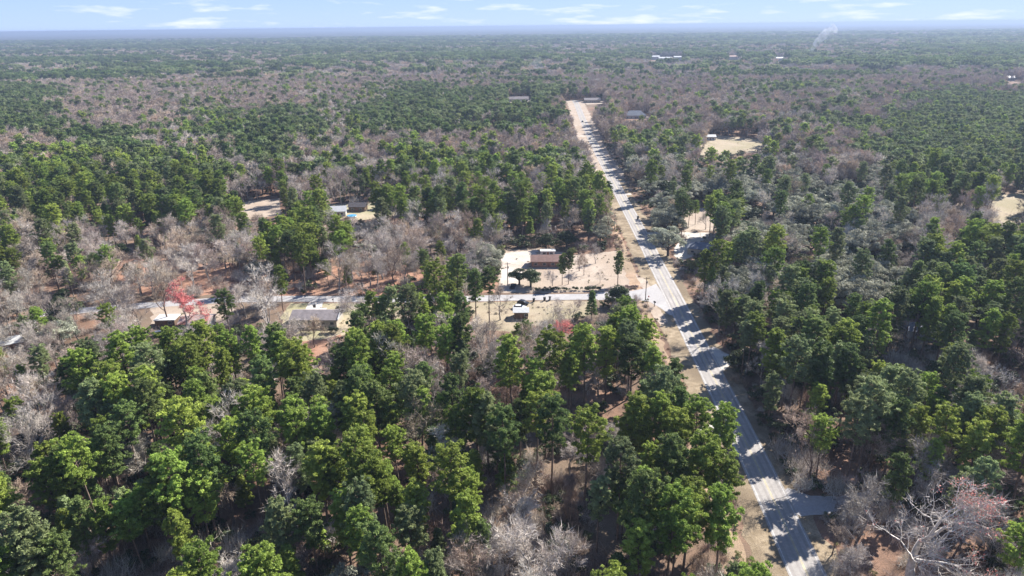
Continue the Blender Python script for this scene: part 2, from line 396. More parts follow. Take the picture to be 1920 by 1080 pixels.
TW = ['twigs_grey', 'twigs_beige', 'twigs_mauve']; LOOKB = ['pale grey', 'beige', 'mauve-grey']
for i in range(9):
    ti = i % 3; h = [15, 13, 17][i // 3]
    a = bare_data(200 + i, h=h, spread=[0.62, 0.75, 0.5][i // 3])
    reg('bare', 'bare%d' % i, a[0], a[1], ['bark_grey', 'bark_pine', 'bark_grey'][ti], TW[ti], h, LOOKB[ti])
for i in range(2):   # red maples in bud
    a = bare_data(230 + i, h=11, spread=0.95, maxl=4, ntw=3, trunk=.26)
    S, D = a[2]; rs = np.random.RandomState(i)
    lv = leaves(rs, S, np.full(len(S), 0.5), 13, 0.15, flat=0.9)
    reg('bare', 'maple%d' % i, a[0], lv, 'bark_grey', 'maple_buds_red', 11, 'red-budded')
for i in range(3):
    a = bare_data(250 + i, h=15, spread=0.65, maxl=3, ntw=12, tl=1.6, tw=0.12)
    reg('bare', 'baremid%d' % i, a[0], a[1], 'bark_grey', TW[i], 15, LOOKB[i], False)
for i in range(3):
    a = cluster(bare_data, 270 + i, 8, 11, dict(h=15, spread=0.75, maxl=2, ntw=22, tl=2.4, tw=0.34))
    reg('bare', 'barefar%d' % i, a[0], a[1], 'bark_dark', TW[(i + 1) % 3], 15, LOOKB[i], False)

for i in range(6):
    dark = i % 3 == 2; h = [12, 11, 10, 14, 12, 9][i]
    a = oak_data(300 + i, h=h, rad=[6.2, 5.4, 4.6, 7.2, 6.0, 4.0][i])
    reg('oak', 'oak%d' % i, a[0], a[1], 'bark_dark', 'oak_leaves_dark' if dark else 'oak_leaves_grey', h, 'dark green' if dark else 'grey-green')
for i in range(3):
    a = oak_data(350 + i, h=12, rad=6, ncl=56, nl=34, ls=0.6, crad=1.5)
    reg('oak', 'oakmid%d' % i, a[0], a[1], 'bark_dark', 'oak_leaves_dark' if i == 2 else 'oak_leaves_grey', 12, '', False)
for i in range(2):
    a = cluster(oak_data, 370 + i, 5, 11, dict(h=13, rad=6.5, ncl=28, nl=10, ls=1.7, crad=2.2))
    reg('oak', 'oakfar%d' % i, a[0], a[1], 'bark_dark', ['oak_leaves_grey', 'oak_leaves_dark'][i], 12, '', False)

# undergrowth pieces
def brush_data(seed, h=2.6, n=60, kind='twig'):
    rs = np.random.RandomState(seed); T = Tube(3)
    S = rs.normal(size=(n, 3)) * np.array([1.3, 1.3, 0.0]); S[:, 2] = rs.rand(n) * h * 0.4
    D = rs.normal(size=(n, 3)) * 0.5 + np.array([0, 0, 1.0])
    for i in range(0, 8): T.add([S[i] * np.array([1, 1, 0]), S[i] + D[i] * h * 0.6], [0.03, 0.01])
    if kind == 'twig': tv = twigs(rs, S, D, 9, h * 0.6, 0.06, 0.5)
    else:
        c = rs.normal(size=(12, 3)) * np.array([1.1, 1.1, 0.0]); c[:, 2] = h * 0.2 + rs.rand(12) * h * 0.6
        tv = leaves(rs, c, np.full(12, 0.75), 60, 0.26, flat=0.9)
    return T.arrays(), tv
for i, (hh, kk, cm) in enumerate([(3.0, 'twig', 'dry_vines'), (2.4, 'twig', 'twigs_mauve'), (2.6, 'leaf', 'shrub_leaves'),
                                  (4.2, 'leaf', 'shrub_leaves'), (2.2, 'leaf', 'oak_leaves_dark'), (4.5, 'twig', 'twigs_grey'), (2.8, 'leaf', 'olive_leaves')]):
    a = brush_data(400 + i, hh, kind=kk)
    reg('shrub', 'shrub%d' % i, a[0], a[1], 'bark_dark', cm, hh, '', False)
IDX = {k: {key: i for i, key in enumerate(v)} for k, v in ORDER.items()}

# ------------------------------------------------------------ terrain
def flat_mesh(name, pts, z, mat, parent=None, kind='structure', jitter=0.0, step=3.0, seed=0):
    """irregular flat patch from a world polygon"""
    rs = random.Random(seed)
    q = []
    n = len(pts)
    for i in range(n):
        a, b = Vector(pts[i]), Vector(pts[(i + 1) % n]); m = max(1, int((b - a).length / step))
        for j in range(m):
            p = a.lerp(b, j / m)
            if jitter:
                p = p + Vector((rs.uniform(-1, 1), rs.uniform(-1, 1))) * jitter
            q.append((p.x, p.y, z))
    tris = tessellate_polygon([[Vector(p) for p in q]])
    me = bpy.data.meshes.new(name); me.from_pydata(q, [], [t for t in tris]); me.materials.append(M(mat)); me.update()
    nz_ = sum(p.normal.z for p in me.polygons)
    if nz_ < 0: me.flip_normals()
    o = link(bpy.data.objects.new(name, me), parent)
    if kind and parent is None: o['kind'] = kind
    return o

# ground: a fan of rings out to the horizon
def ring_mesh(name, radii, seg, zf, mat, x_of=None):
    v = [(0, 0, zf(0, 0))]; f = []
    for r in radii:
        for j in range(seg):
            a = 2 * PI * j / seg; x, y = r * math.cos(a), r * math.sin(a); v.append((x, y, zf(x, y)))
    for j in range(seg): f.append((0, 1 + j, 1 + (j + 1) % seg))
    for i in range(len(radii) - 1):
        for j in range(seg):
            a, b = 1 + i * seg, 1 + (i + 1) * seg
            f.append((a + j, b + j, b + (j + 1) % seg, a + (j + 1) % seg))
    me = bpy.data.meshes.new(name); me.from_pydata(v, [], f); me.materials.append(M(mat)); me.update()
    return tagit(link(bpy.data.objects.new(name, me)), kind='structure')
ring_mesh('ground', [50, 200, 600, 1500, 4000, 9000, 18000, 34000], 96, lambda x, y: 0.0, 'forest_floor')

# road axis surveyed along the centre line
ROAD = [(54, -150), (54.5, 0), (56.7, 104.6), (57.9, 121.4), (58.9, 139), (60.2, 169.5), (62.3, 225.7), (63.0, 241), (64.7, 291), (65.6, 315), (66.5, 343),
        (68.1, 400), (69.7, 444), (71.6, 497), (73.6, 563), (76.2, 649), (83.0, 800), (91, 960), (92, 1010)]
def interp_road(y):
    for (x0, y0), (x1, y1) in zip(ROAD, ROAD[1:]):
        if y0 <= y <= y1: return x0 + (x1 - x0) * (y - y0) / (y1 - y0)
    return ROAD[0][0] if y < 0 else ROAD[-1][0]
def strip(name, path, o0, o1, z, mat, parent=None, kind='structure', jit=0.0, dash=None, seed=1):
    rs = random.Random(seed); v, f = [], []
    n = len(path)
    for i, (x, y) in enumerate(path):
        a = Vector(path[max(i - 1, 0)]); b = Vector(path[min(i + 1, n - 1)]); d = (b - a).normalized(); nrm = Vector((d.y, -d.x))
        j0, j1 = rs.uniform(-jit, jit), rs.uniform(-jit, jit)
        v.append((x + nrm.x * (o0 + j0), y + nrm.y * (o0 + j0), z)); v.append((x + nrm.x * (o1 + j1), y + nrm.y * (o1 + j1), z))
    for i in range(n - 1):
        if dash and not dash(i): continue
        f.append((2 * i, 2 * i + 1, 2 * i + 3, 2 * i + 2))
    me = bpy.data.meshes.new(name); me.from_pydata(v, [], f); me.materials.append(M(mat)); me.update()
    o = link(bpy.data.objects.new(name, me), parent)
    if parent is None and kind: o['kind'] = kind
    return o
dense = []
y = -150.0
while y <= 1008: dense.append((interp_road(y), y)); y += 3.0
road = strip('road', dense, -3.7, 3.7, 0.060, 'asphalt', jit=0.06)
fat = [p for p in dense]
strip('road_marking', fat, -3.26, -3.13, 0.066, 'paint_white', parent=road)
strip('road_marking', fat, 3.13, 3.26, 0.066, 'paint_white', parent=road)
strip('road_marking', [p for p in fat], -0.19, -0.07, 0.066, 'paint_yellow', parent=road, dash=lambda i: True)
strip('road_marking', [p for p in fat], 0.07, 0.19, 0.066, 'paint_yellow', parent=road, dash=lambda i: True)
mat_ground('worn_asphalt', [(0.22, 0.205, 0.195), (0.31, 0.29, 0.275), (0.27, 0.25, 0.235)], scale=0.1, big=0.03, bump=0.1, fine=1.2, rough=0.85)
for o_ in (-2.55, -0.95, 0.95, 2.55): strip('wheel_track', dense, o_ - .28, o_ + .28, 0.063, 'worn_asphalt', parent=road, jit=.07, seed=int(o_ * 10) + 50)
strip('road_verge', dense, -9.5, 7.4, 0.020, 'verge_grass', jit=0.9, seed=4)
strip('dirt_shoulder', [p for p in dense if 60 < p[1] < 620], -15.2, -11.0, 0.026, 'orange_dirt', jit=0.7, seed=5)

strip('sandy_verge', [p for p in dense if p[1] > 470], -12.5, -3.6, 0.030, 'sandy_soil', jit=1.2, seed=8)
strip('sandy_verge', [p for p in dense if p[1] > 470], 3.6, 11.0, 0.030, 'sandy_soil', jit=1.2, seed=9)
# side street
SIDE_PX = [(1245, 551), (1180, 552.5), (1100, 556.5), (1000, 557.5), (880, 560), (760, 562), (640, 561), (540, 560), (430, 562), (280, 572), (60, 590)]
side = [Vector(G(*p)) for p in SIDE_PX]
sd_path = []
for a, b in zip(side, side[1:]):
    m = max(1, int((b - a).length / 3))
    for j in range(m): p = a.lerp(b, j / m); sd_path.append((p.x, p.y))
strip('side_street', sd_path, -3.1, 3.1, 0.050, 'asphalt_old', jit=0.12, seed=6)
def PX(l): return [G(*p) for p in l]
def pipoly(x, y, poly):
    c = False; n = len(poly)
    for i in range(n):
        x1, y1 = poly[i]; x2, y2 = poly[i - 1]
        if (y1 > y) != (y2 > y) and x < (x2 - x1) * (y - y1) / (y2 - y1) + x1: c = not c
    return c
junc = PX([(1120, 548.5), (1180, 546), (1212, 541), (1230, 532), (1262, 580), (1262, 592), (1254, 590), (1240, 579), (1218, 566), (1180, 560), (1120, 563)])
flat_mesh('junction', junc, 0.055, 'asphalt_old', jitter=0.1, step=2)

PATCH = []
def patch(name, px, z, mat, clear=True, jit=0.7, seed=0, step=2.0):
    w_ = PX(px); flat_mesh(name, w_, z, mat, jitter=jit, step=step, seed=seed + len(PATCH))
    if clear: PATCH.append(w_)
patch('yard', [(942, 468), (1000, 465), (1080, 478), (1162, 470), (1176, 480), (1192, 515), (1203, 538), (1130, 547), (1000, 549), (935, 549), (935, 510)], 0.012, 'sandy_soil')
patch('gravel_lot', [(944, 474), (1008, 468), (1002, 482), (984, 500), (974, 528), (966, 546), (938, 546), (938, 505)], 0.024, 'pale_gravel')
patch('lawn', [(520, 640), (530, 590), (545, 569), (660, 569), (705, 570), (725, 592), (668, 604), (650, 628), (600, 640), (548, 648)], 0.012, 'green_lawn')
patch('lawn', [(700, 570), (835, 569), (830, 590), (760, 600), (716, 596)], 0.014, 'dry_lawn')
patch('pine_straw_bed', [(545, 643), (600, 636), (640, 628), (630, 660), (606, 690), (562, 690)], 0.016, 'pine_straw')
patch('driveway', [(580, 567), (606, 567), (600, 588), (568, 588)], 0.022, 'concrete', jit=0.1)
patch('field', [(1312, 262), (1350, 254), (1432, 262), (1425, 284), (1345, 292), (1316, 284)], 0.012, 'dry_lawn')
patch('field', [(1250, 285), (1330, 284), (1330, 291), (1260, 294)], 0.013, 'dry_lawn')
patch('sandy_clearing', [(420, 392), (470, 376), (524, 372), (528, 402), (470, 412), (420, 420)], 0.012, 'sandy_soil')
patch('yard', [(612, 384), (700, 380), (790, 384), (800, 398), (690, 412), (620, 412)], 0.013, 'green_lawn')
patch('concrete_lot', [(1266, 462), (1284, 441), (1332, 437), (1334, 444), (1304, 456), (1306, 478), (1276, 490), (1262, 478)], 0.026, 'concrete', jit=0.3)
patch('driveway', [(1208, 436), (1240, 435), (1330, 436), (1330, 441), (1240, 443), (1214, 443)], 0.030, 'concrete', jit=0.1)
patch('yard', [(1270, 392), (1352, 390), (1372, 408), (1362, 432), (1286, 436)], 0.013, 'sandy_soil')
patch('pine_straw_bed', [(190, 492), (262, 484), (340, 486), (346, 508), (270, 516), (196, 522)], 0.014, 'pine_straw')
patch('yard', [(285, 576), (420, 570), (440, 580), (420, 616), (330, 616), (285, 606)], 0.015, 'sandy_soil')
patch('yard', [(880, 566), (1112, 564), (1104, 590), (1024, 604), (962, 622), (892, 618)], 0.013, 'dry_lawn')
patch('field', [(1862, 366), (1925, 362), (1925, 396), (1888, 432), (1858, 432)], 0.013, 'dry_lawn')
patch('clearing', [(820, 248), (930, 244), (1050, 246), (1056, 258), (940, 262), (830, 262)], 0.013, 'sandy_soil')
patch('clearing', [(1094, 190), (1140, 188), (1146, 194), (1100, 196)], 0.013, 'sandy_soil')
patch('clearing', [(950, 186), (1010, 186), (1010, 193), (950, 193)], 0.013, 'sandy_soil')
patch('pale_pad', [(1212, 556), (1232, 574), (1254, 604), (1240, 610), (1222, 590)], 0.028, 'sandy_soil', jit=0.3)
patch('pale_pad', [(1194, 519), (1208, 521), (1224, 541), (1206, 544)], 0.028, 'sandy_soil', jit=0.3)
patch('driveway', [(1304, 806), (1330, 796), (1352, 788), (1372, 826), (1330, 822), (1306, 824)], 0.034, 'concrete', jit=0.15)
patch('driveway', [(1322, 655), (1338, 650), (1375, 668), (1400, 668), (1400, 674), (1370, 682), (1352, 700), (1336, 690)], 0.034, 'concrete', jit=0.2)
patch('driveway', [(1462, 930), (1478, 915), (1520, 930), (1570, 932), (1640, 918), (1650, 934), (1580, 956), (1540, 966), (1500, 968), (1484, 958)], 0.034, 'asphalt_old', jit=0.2)
patch('pine_straw_bed', [(200, 500), (420, 492), (640, 500), (880, 520), (935, 530), (930, 549), (700, 554), (540, 554), (430, 552), (280, 556), (180, 530)], 0.010, 'pine_straw', clear=False)
for k, (yy, l, r_) in enumerate([(287, 1090, 1112), (318, 1104, 1120), (285, 1122, 1138), (296, 1122, 1142), (315, 1130, 1154), (341, 1150, 1172), (364, 1164, 1184), (255, 1082, 1098), (236, 1066, 1082), (273, 1108, 1124)]):
    a, b = G(l, yy), G(r_, yy)
    flat_mesh('driveway', [(a[0], a[1] - 1.8), (b[0], b[1] - 1.8), (b[0], b[1] + 1.8), (a[0], a[1] + 1.8)], 0.040, 'pale_gravel', jitter=0.15, seed=k)

# ------------------------------------------------------------ woods: species map (60 x 40 px cells of the survey photo)
ROWS = {
160: 'DDbbbMbbbbMMDDDDDDbbbbbMbbMbFFFF',
200: 'DDbbbMPPDDMDDDDDDbbbMbPMbMFFFFFF',
240: 'bbDDDMMDDMMbbMbbbbMPPMMM.MbFFFFF',
280: 'PPPPPPPMMPPMPPPPPPMPOOOOOBBOPPFF',
320: 'PPPPPPPMMBBMBMBBBPPOOOOOOOOOPPPP',
360: 'PPPPPPPP.PPPPPPPPMMPOPPOOOOOOBBB',
400: 'MPBBBBBBPPPBBBBBBSSOOSPOOOOOOBPP',
440: 'MMBBBBBBPPBBBBBOOOSOO.PPOOOOOPPP',
480: 'BBBBBBBBBBBBBBPSS..PPPPOBOOOPPPP',
520: 'BBBBBBBBBMBBMPP....PPPPPPPOOPPPP',
560: 'BOBB...B..PPPPMBBPPPPPPPPPPPPPPP',
600: 'BBBBMPPPP.PPPPPBBBPPPPPPPPPPPMMM',
640: 'BPPPPPPPPPPPPMMPPPPPPPDDPPPMMMMM',
680: 'BPPPPPPPPPPPPPDPPPPPPDDDPPPPPPMM',
720: 'BMPPPPPPPPPPPPPPPPPBDDDPPPPPPPPM',
760: 'BMPMMPPPPPPPPPPPPPBBDDDDPPPPPPPP',
800: 'PPPPMMPPPPPPPPPPPPBPPPDDPPPPPPPM',
840: 'PPPPMPPPPPPPPPSPPBPPPPDDPPBDDPPP',
880: 'PPPPPPPPPPPPPPPBSSPPPPMDBDDDDPPM',
920: 'PPPPPPPPDDPPPPPBBSSPPPPMBBDBBBPP',
960: 'PPPPPPPPPDSPPPBBBSSPPPBMBBBBBBBM',
1000:'PPPPPPPBPSSMPPMBBSSPPPBMMBBBBPBB',
1040:'PSPSPPBPBSSBPMBBBSSPPPPMMBBBBPBB',
}
for k, v in ROWS.items(): assert len(v) == 32, (k, len(v))
DIST = {'P': (('pine', .80), ('bare', .13), ('oak', .05)), 'D': (('pine', .74), ('bare', .06), ('oak', .14)),
        'M': (('pine', .30), ('bare', .50), ('oak', .14)), 'B': (('bare', .72), ('pine', .13), ('oak', .08)),
        'b': (('bare', .82), ('pine', .10), ('oak', .06)), 'O': (('oak', .78), ('bare', .10), ('pine', .10)),
        'S': (('bare', .34), ('oak', .12), ('pine', .05)), 'F': (('pine', .97),), '.': ()}
DIST_FAR = {'P': (('pine', .68), ('bare', .22), ('oak', .1)), 'D': (('pine', .86), ('bare', .03), ('oak', .08)), 'M': (('pine', .26), ('bare', .60), ('oak', .1)), 'O': (('oak', .60), ('bare', .26), ('pine', .1))}
def fbm(x, y, s, o=0.0): return mnoise.fractal(Vector((x * s + o, y * s - o, o)), 1.0, 2.0, 3)
def letter(x, y, h):
    px, py = P(x, y, h)
    k_ = 1 if y < 450 else 3.2
    px += k_ * (34 * mnoise.noise(Vector((x * .03 / k_, y * .03 / k_, 5))) + 14 * mnoise.noise(Vector((x * .11, y * .11, 15)))); py += (1 if y < 450 else 1.3) * (16 * mnoise.noise(Vector((x * .03 / k_, y * .03 / k_, 9))) + 9 * mnoise.noise(Vector((x * .1, y * .1, 19))))
    if py >= 160 and -60 < px < 1980:
        return ROWS[160 + 40 * min(22, int((py - 160) // 40))][min(31, max(0, int(px // 60)))]
    n = fbm(x * 0.45, y * 0.9, 0.0030, 3.3) + 0.12 * fbm(x, y, 0.02, 1.1)
    n2 = fbm(x * .5, y, 0.003, 8.2)
    if n > 0.12: return 'D' if n2 > 0 else 'P'
    if n < 0.0: return 'b'
    return 'M' if n2 < 0.15 else 'O'
side_w = [Vector(p) for p in sd_path]
def side_y(x):
    for a, b in zip(side, side[1:]):
        if b.x <= x <= a.x: return a.y + (b.y - a.y) * (x - a.x) / (b.x - a.x + 1e-9)
    return None
WINDOWS = [(612, 380, 704, 408), (1312, 250, 1432, 290), (452, 374, 524, 404), (1862, 366, 1925, 430), (1262, 436, 1345, 480), (940, 466, 1195, 548), (540, 560, 655, 640), (290, 572, 420, 612),
           (1105, 535, 1262, 572), (880, 560, 1105, 600), (540, 554, 700, 568), (1165, 208, 1220, 222), (1215, 104, 1285, 116), (1360, 106, 1388, 114), (1450, 108, 1476, 118), (950, 182, 1000, 192), (1092, 186, 1140, 196), (1880, 145, 1925, 155),
           (1660, 655, 1760, 690)]
def blocks_view(x, y, h):
    for z in (h * .3, h * .6, h * .9):
        px, py = P(x, y, z)
        for a, b, c, d in WINDOWS:
            if a < px < c and b < py < d: return True
    return False
def open_ground(x, y, m=1.0):
    rx = x - interp_road(y)
    wob = 1.4 * mnoise.noise(Vector((x * .05, y * .05, 2)))
    if y < 1005 and -(16.5 if y < 330 else 13 + (y - 330) * .018) - wob - m < rx < (6.8 if y < 235 else 9.0 if y < 330 else 11.0) + wob + m: return True
    sy = side_y(x)
    if sy is not None and abs(y - sy) < 5.0 + m: return True
    return any(pipoly(x, y, p) for p in PATCH)

TREES = []   # (kind, key, x, y, rot, scale)
LAND = []    # hand-placed trees (x, y, r)
def near_land(x, y, r=0.0):
    return any((x - a) ** 2 + (y - b) ** 2 < (c + r) ** 2 for a, b, c in LAND)
FIX = []
def plant(kind, key, px, py, hpx=None, h=None, rot=None, extra=None, rr=4.0):
    """hand-surveyed tree: base pixel and either height in px or metres"""
    x, y = G(px, py)
    if h is None:
        lo, hi = 0.0, 60.0
        for _ in range(24):
            mid = (lo + hi) / 2
            if py - P(x, y, mid)[1] < hpx: lo = mid
            else: hi = mid
        h = lo
    s = h / LIB[key]['h']
    FIX.append((kind, key, x, y, rng.random() * 6.28 if rot is None else rot, s, extra)); LAND.append((x, y, rr))
plant('pine', 'pine4', 1054, 534, 56, extra='pine pair on the tan yard beside the red-brown roofed house')
plant('pine', 'pine1', 1066, 533, 60)
plant('pine', 'pine13', 1158, 534, 60, rr=5); plant('oak', 'oak5', 1160, 572, 40, rr=5)
plant('pine', 'spire1', 1109, 600, 56); plant('oak', 'oak5', 974, 534, 34); plant('oak', 'oak5', 995, 537, 36)
plant('bare', 'bare3', 1036, 536, 30); plant('bare', 'bare4', 1086, 508, 36); plant('bare', 'bare1', 1095, 516, 30)
plant('bare', 'bare0', 1117, 494, 34); plant('bare', 'bare2', 1125, 531, 22)
plant('oak', 'oak4', 1252, 480, 62, rr=7); plant('pine', 'pine8', 741, 642, 100); plant('pine', 'pine3', 705, 636, 88)
plant('pine', 'pine4', 722, 640, 82); plant('pine', 'pine1', 690, 650, 78); plant('pine', 'pine0', 775, 596, 62)
plant('pine', 'pine3', 845, 616, 86); plant('pine', 'pine1', 870, 646, 92, rr=5); plant('pine', 'pine7', 918, 604, 100, rr=5)
plant('pine', 'pine4', 893, 596, 88); plant('pine', 'pine7', 436, 655, 108, rr=5); plant('bare', 'bare7', 316, 606, 100)
plant('bare', 'maple0', 352, 622, 88, rr=5); plant('bare', 'maple1', 1056, 650, 52, rr=7); plant('bare', 'bare6', 500, 640, 120, rr=5)
plant('oak', 'oak2', 128, 608, 60, rr=6); plant('pine', 'pine0', 617, 541, 52); plant('bare', 'bare8', 640, 384, 72, rr=7)
plant('pine', 'pine3', 1118, 392, 62, rr=5); plant('pine', 'pine0', 1096, 396, 66, rr=5); plant('pine', 'pine4', 1139, 398, 55)
plant('pine', 'pine0', 1303, 421, 44); plant('pine', 'pine1', 1290, 428, 50); plant('bare', 'bare3', 1323, 430, 34)
plant('bare', 'bare3', 566, 647, 56); plant('bare', 'bare4', 590, 651, 54); plant('bare', 'bare6', 536, 661, 62)
plant('oak', 'oak5', 548, 634, 20, rr=2); plant('bare', 'bare0', 1612, 1005, 110, rr=5)
plant('bare', 'bare5', 938, 600, 60); plant('bare', 'bare0', 1035, 616, 52, rr=5); plant('bare', 'bare2', 1075, 618, 56, rr=5)
plant('bare', 'bare0', 1000, 1120, 130, rr=6); plant('bare', 'bare3', 960, 1080, 100, rr=4); plant('bare', 'bare0', 1045, 1100, 110, rr=4)
plant('pine', 'pine6', 1095, 960, 190, rr=6); plant('pine', 'pine7', 1035, 930, 180, rr=6); plant('pine', 'pine6', 1008, 905, 160, rr=5)
plant('bare', 'bare4', 990, 960, 100, rr=4)
plant('bare', 'bare5', 1185, 610, 52); plant('bare', 'bare0', 228, 600, 90, rr=6); plant('oak', 'oak5', 345, 648, 40)
for (a, b) in ((1180, 905), (1225, 900), (1262, 920), (1300, 905), (1335, 930), (1210, 985), (1250, 1000), (1300, 995), (1345, 1010), (1195, 1060), (1280, 1075), (1340, 1085)):
    plant('pine', 'pine%d' % rng.choice((0, 3, 9, 6, 4)), a, b, h=rng.uniform(19, 23), rr=3)

# the big pale tree with pink buds at the lower right
big = bare_data(901, h=13.5, spread=0.72, maxl=5, ntw=3, tl=0.9, tw=0.045, trunk=0.24, r0=0.46)
LIB['bigbare'] = dict(kind='bare', h=13.5, look='wide white-limbed', trunk=np_mesh('trunk', big[0][0], [big[0][1]], None, [M('bark_pale')]),
                      crown=np_mesh('crown', big[1][0], [big[1][1]], None, [M('twigs_grey')], tint=big[1][2]))
rs_ = np.random.RandomState(5); S_, D_ = big[2]; sel = (S_[:, 0] > 1.5) | (rs_.rand(len(S_)) < .12)
bl = leaves(rs_, S_[sel], np.full(sel.sum(), 0.5), 3, 0.11)
LIB['bigbare']['buds'] = np_mesh('buds', bl[0], [bl[1]], None, [M('maple_buds_red')], tint=bl[2])
plant('bare', 'bigbare', 1706, 1088, 195, rot=0.4, rr=12)

for (a, b, hh, kk) in ((1600, 1075, 7, 'bare0'), (1590, 1100, 8, 'bare3'), (1800, 975, 10, 'bare5'), (1850, 1060, 9, 'bare0'), (1560, 1040, 7, 'bare1'),
                       (1735, 960, 11, 'bare0'), (1850, 1000, 10, 'bare3'), (1885, 1070, 11, 'bare0'), (1600, 960, 9, 'bare2')):
    plant('bare', kk, a, b, h=hh, rr=3)
def scatter():
    sp = 5.7
    y = 55.0
    while y < 1330:
        half = 0.80 * y + 45
        x = -half
        while x < half:
            X, Y = x + rng.uniform(-.5, .5) * sp * 1.0, y + rng.uniform(-.5, .5) * sp * 1.0
            x += sp
            if near_land(X, Y, 1.5): continue
            lt = letter(X, Y, 16.0)
            if lt == '.' : continue
            if open_ground(X, Y): continue
            if Y < 330 and letter(X, Y, 21.0) in '.B' and lt in 'PDM': lt = 'B' if rng.random() < .6 else '.'
            u = rng.random(); acc = 0; kind = None
            for k, p_ in (DIST_FAR.get(lt, DIST[lt]) if Y > 420 else DIST[lt]):
                acc += p_
                if u < acc: kind = k; break
            if not kind: continue
            if kind == 'oak' and rng.random() < (0.62 if lt == 'O' else 0.45): continue
            if kind == 'pine' and rng.random() < (0.12 if lt != 'F' else 0.05): continue
            if kind == 'bare' and rng.random() < (0.40 if Y < 430 else .12): continue
            # gaps
            if mnoise.noise(Vector((X * .055, Y * .055, 7.7))) > 0.36 and Y < 500: continue
            mid = Y > 430
            sc = rng.uniform(0.70, 1.14)
            if kind == 'pine':
                if lt == 'D': ti = rng.choice((1, 1, 1, 2))
                elif lt == 'F': ti = rng.choice((1, 2, 2, 0)); sc *= 0.72
                else:
                    right = X > interp_road(Y)
                    ti = rng.choice((0, 0, 1, 2, 2)) if right else rng.choice((0, 0, 0, 1, 2))
                if mid: ti = ti if rng.random() < (.45 if Y > 700 else .85) else rng.choice((1, 2, 2)); key = 'pinemid%d' % ti
                elif rng.random() < 0.10: key = 'spire%d' % ti
                else: key = 'pine%d' % (3 * rng.randrange(5) + ti)
                if lt in 'MBS' or Y > 430: sc *= 0.88
            elif kind == 'bare':
                ti = rng.choice((0, 0, 1, 2)) if lt != 'b' else rng.choice((1, 2, 2))
                if mid: key = 'baremid%d' % ti
                elif Y > 200 and rng.random() < 0.006: key = 'maple%d' % rng.randrange(2)
                else: key = 'bare%d' % (3 * rng.randrange(3) + ti)
                if lt == 'S': sc *= 0.8
                if mid: sc *= 1.12
            else:
                d_ = rng.random() < (0.22 if lt == 'O' else 0.6)
                if mid: key = 'oakmid%d' % (2 if d_ else rng.randrange(2))
                else: key = 'oak%d' % (rng.choice((2, 5)) if d_ else rng.choice((0, 1, 3, 4)))
                sc *= 0.85 if lt != 'O' else 1.22
            if blocks_view(X, Y, LIB[key]['h'] * sc if key in LIB else 18 * sc):
                if rng.random() < .5 or mid: continue
                key = rng.choice(('oak5', 'oak2', 'bare3', 'bare4')); kind = LIB[key]['kind']; sc = .42
                if blocks_view(X, Y, 5): continue
            TREES.append((kind, key, X, Y, rng.random() * 6.28, sc, None))
        y += sp
scatter()
FAR = []
y = 1325.0
while y < 6500:
    sp = 19.0 if y < 2600 else (26.0 if y < 4000 else 38.0)
    s2 = sp / 19.0
    half = 0.80 * y + 60; x = -half
    while x < half:
        X, Y = x + rng.uniform(-.5, .5) * sp, y + rng.uniform(-.5, .5) * sp; x += sp
        lt = letter(X, Y, 14.0); u = rng.random(); acc = 0; kind = 'pine'
        for k, p_ in DIST_FAR.get(lt, DIST[lt]):
            acc += p_
            if u < acc: kind = k; break
        if fbm(X, Y, 0.004, 21.0) > 0.62 or blocks_view(X, Y, 16): continue
        key = {'pine': 'pinefar%d' % (1 if lt == 'D' else rng.choice((1, 2, 2))), 'bare': 'barefar%d' % rng.randrange(3), 'oak': 'oakfar%d' % rng.randrange(2)}[kind]
        FAR.append((kind, key, X, Y, rng.random() * 6.28, rng.uniform(.85, 1.1) , s2))
    y += sp * 0.9
print('near trees', len(TREES), 'far clusters', len(FAR))

# ---- which trees become objects: those that show largest
def size_px(t):
    kind, key, x, y = t[:4]
    h = LIB[key]['h'] * t[5] if key in LIB else 15
    px, py = P(x, y, h * .75)
    if not (-15 < px < 1935 and py < 1095): return 0
    d = math.sqrt(x * x + y * y + (CAM_H - h * .7) ** 2)
    return h / d
INDIV = list(FIX); REST = []
for kind, cap in (('pine', 300), ('bare', 300), ('oak', 220)):
    fixed = sum(1 for t in FIX if t[0] == kind)
    ks = sorted([t for t in TREES if t[0] == kind], key=lambda t: -size_px(t) if t[1] in LIB else 0)
    n = cap - fixed
    top = [t for t in ks[:n] if t[1] in LIB and size_px(t) > 0]
    ids = set(id(t) for t in top)
    INDIV += top; REST += [t for t in ks if id(t) not in ids]

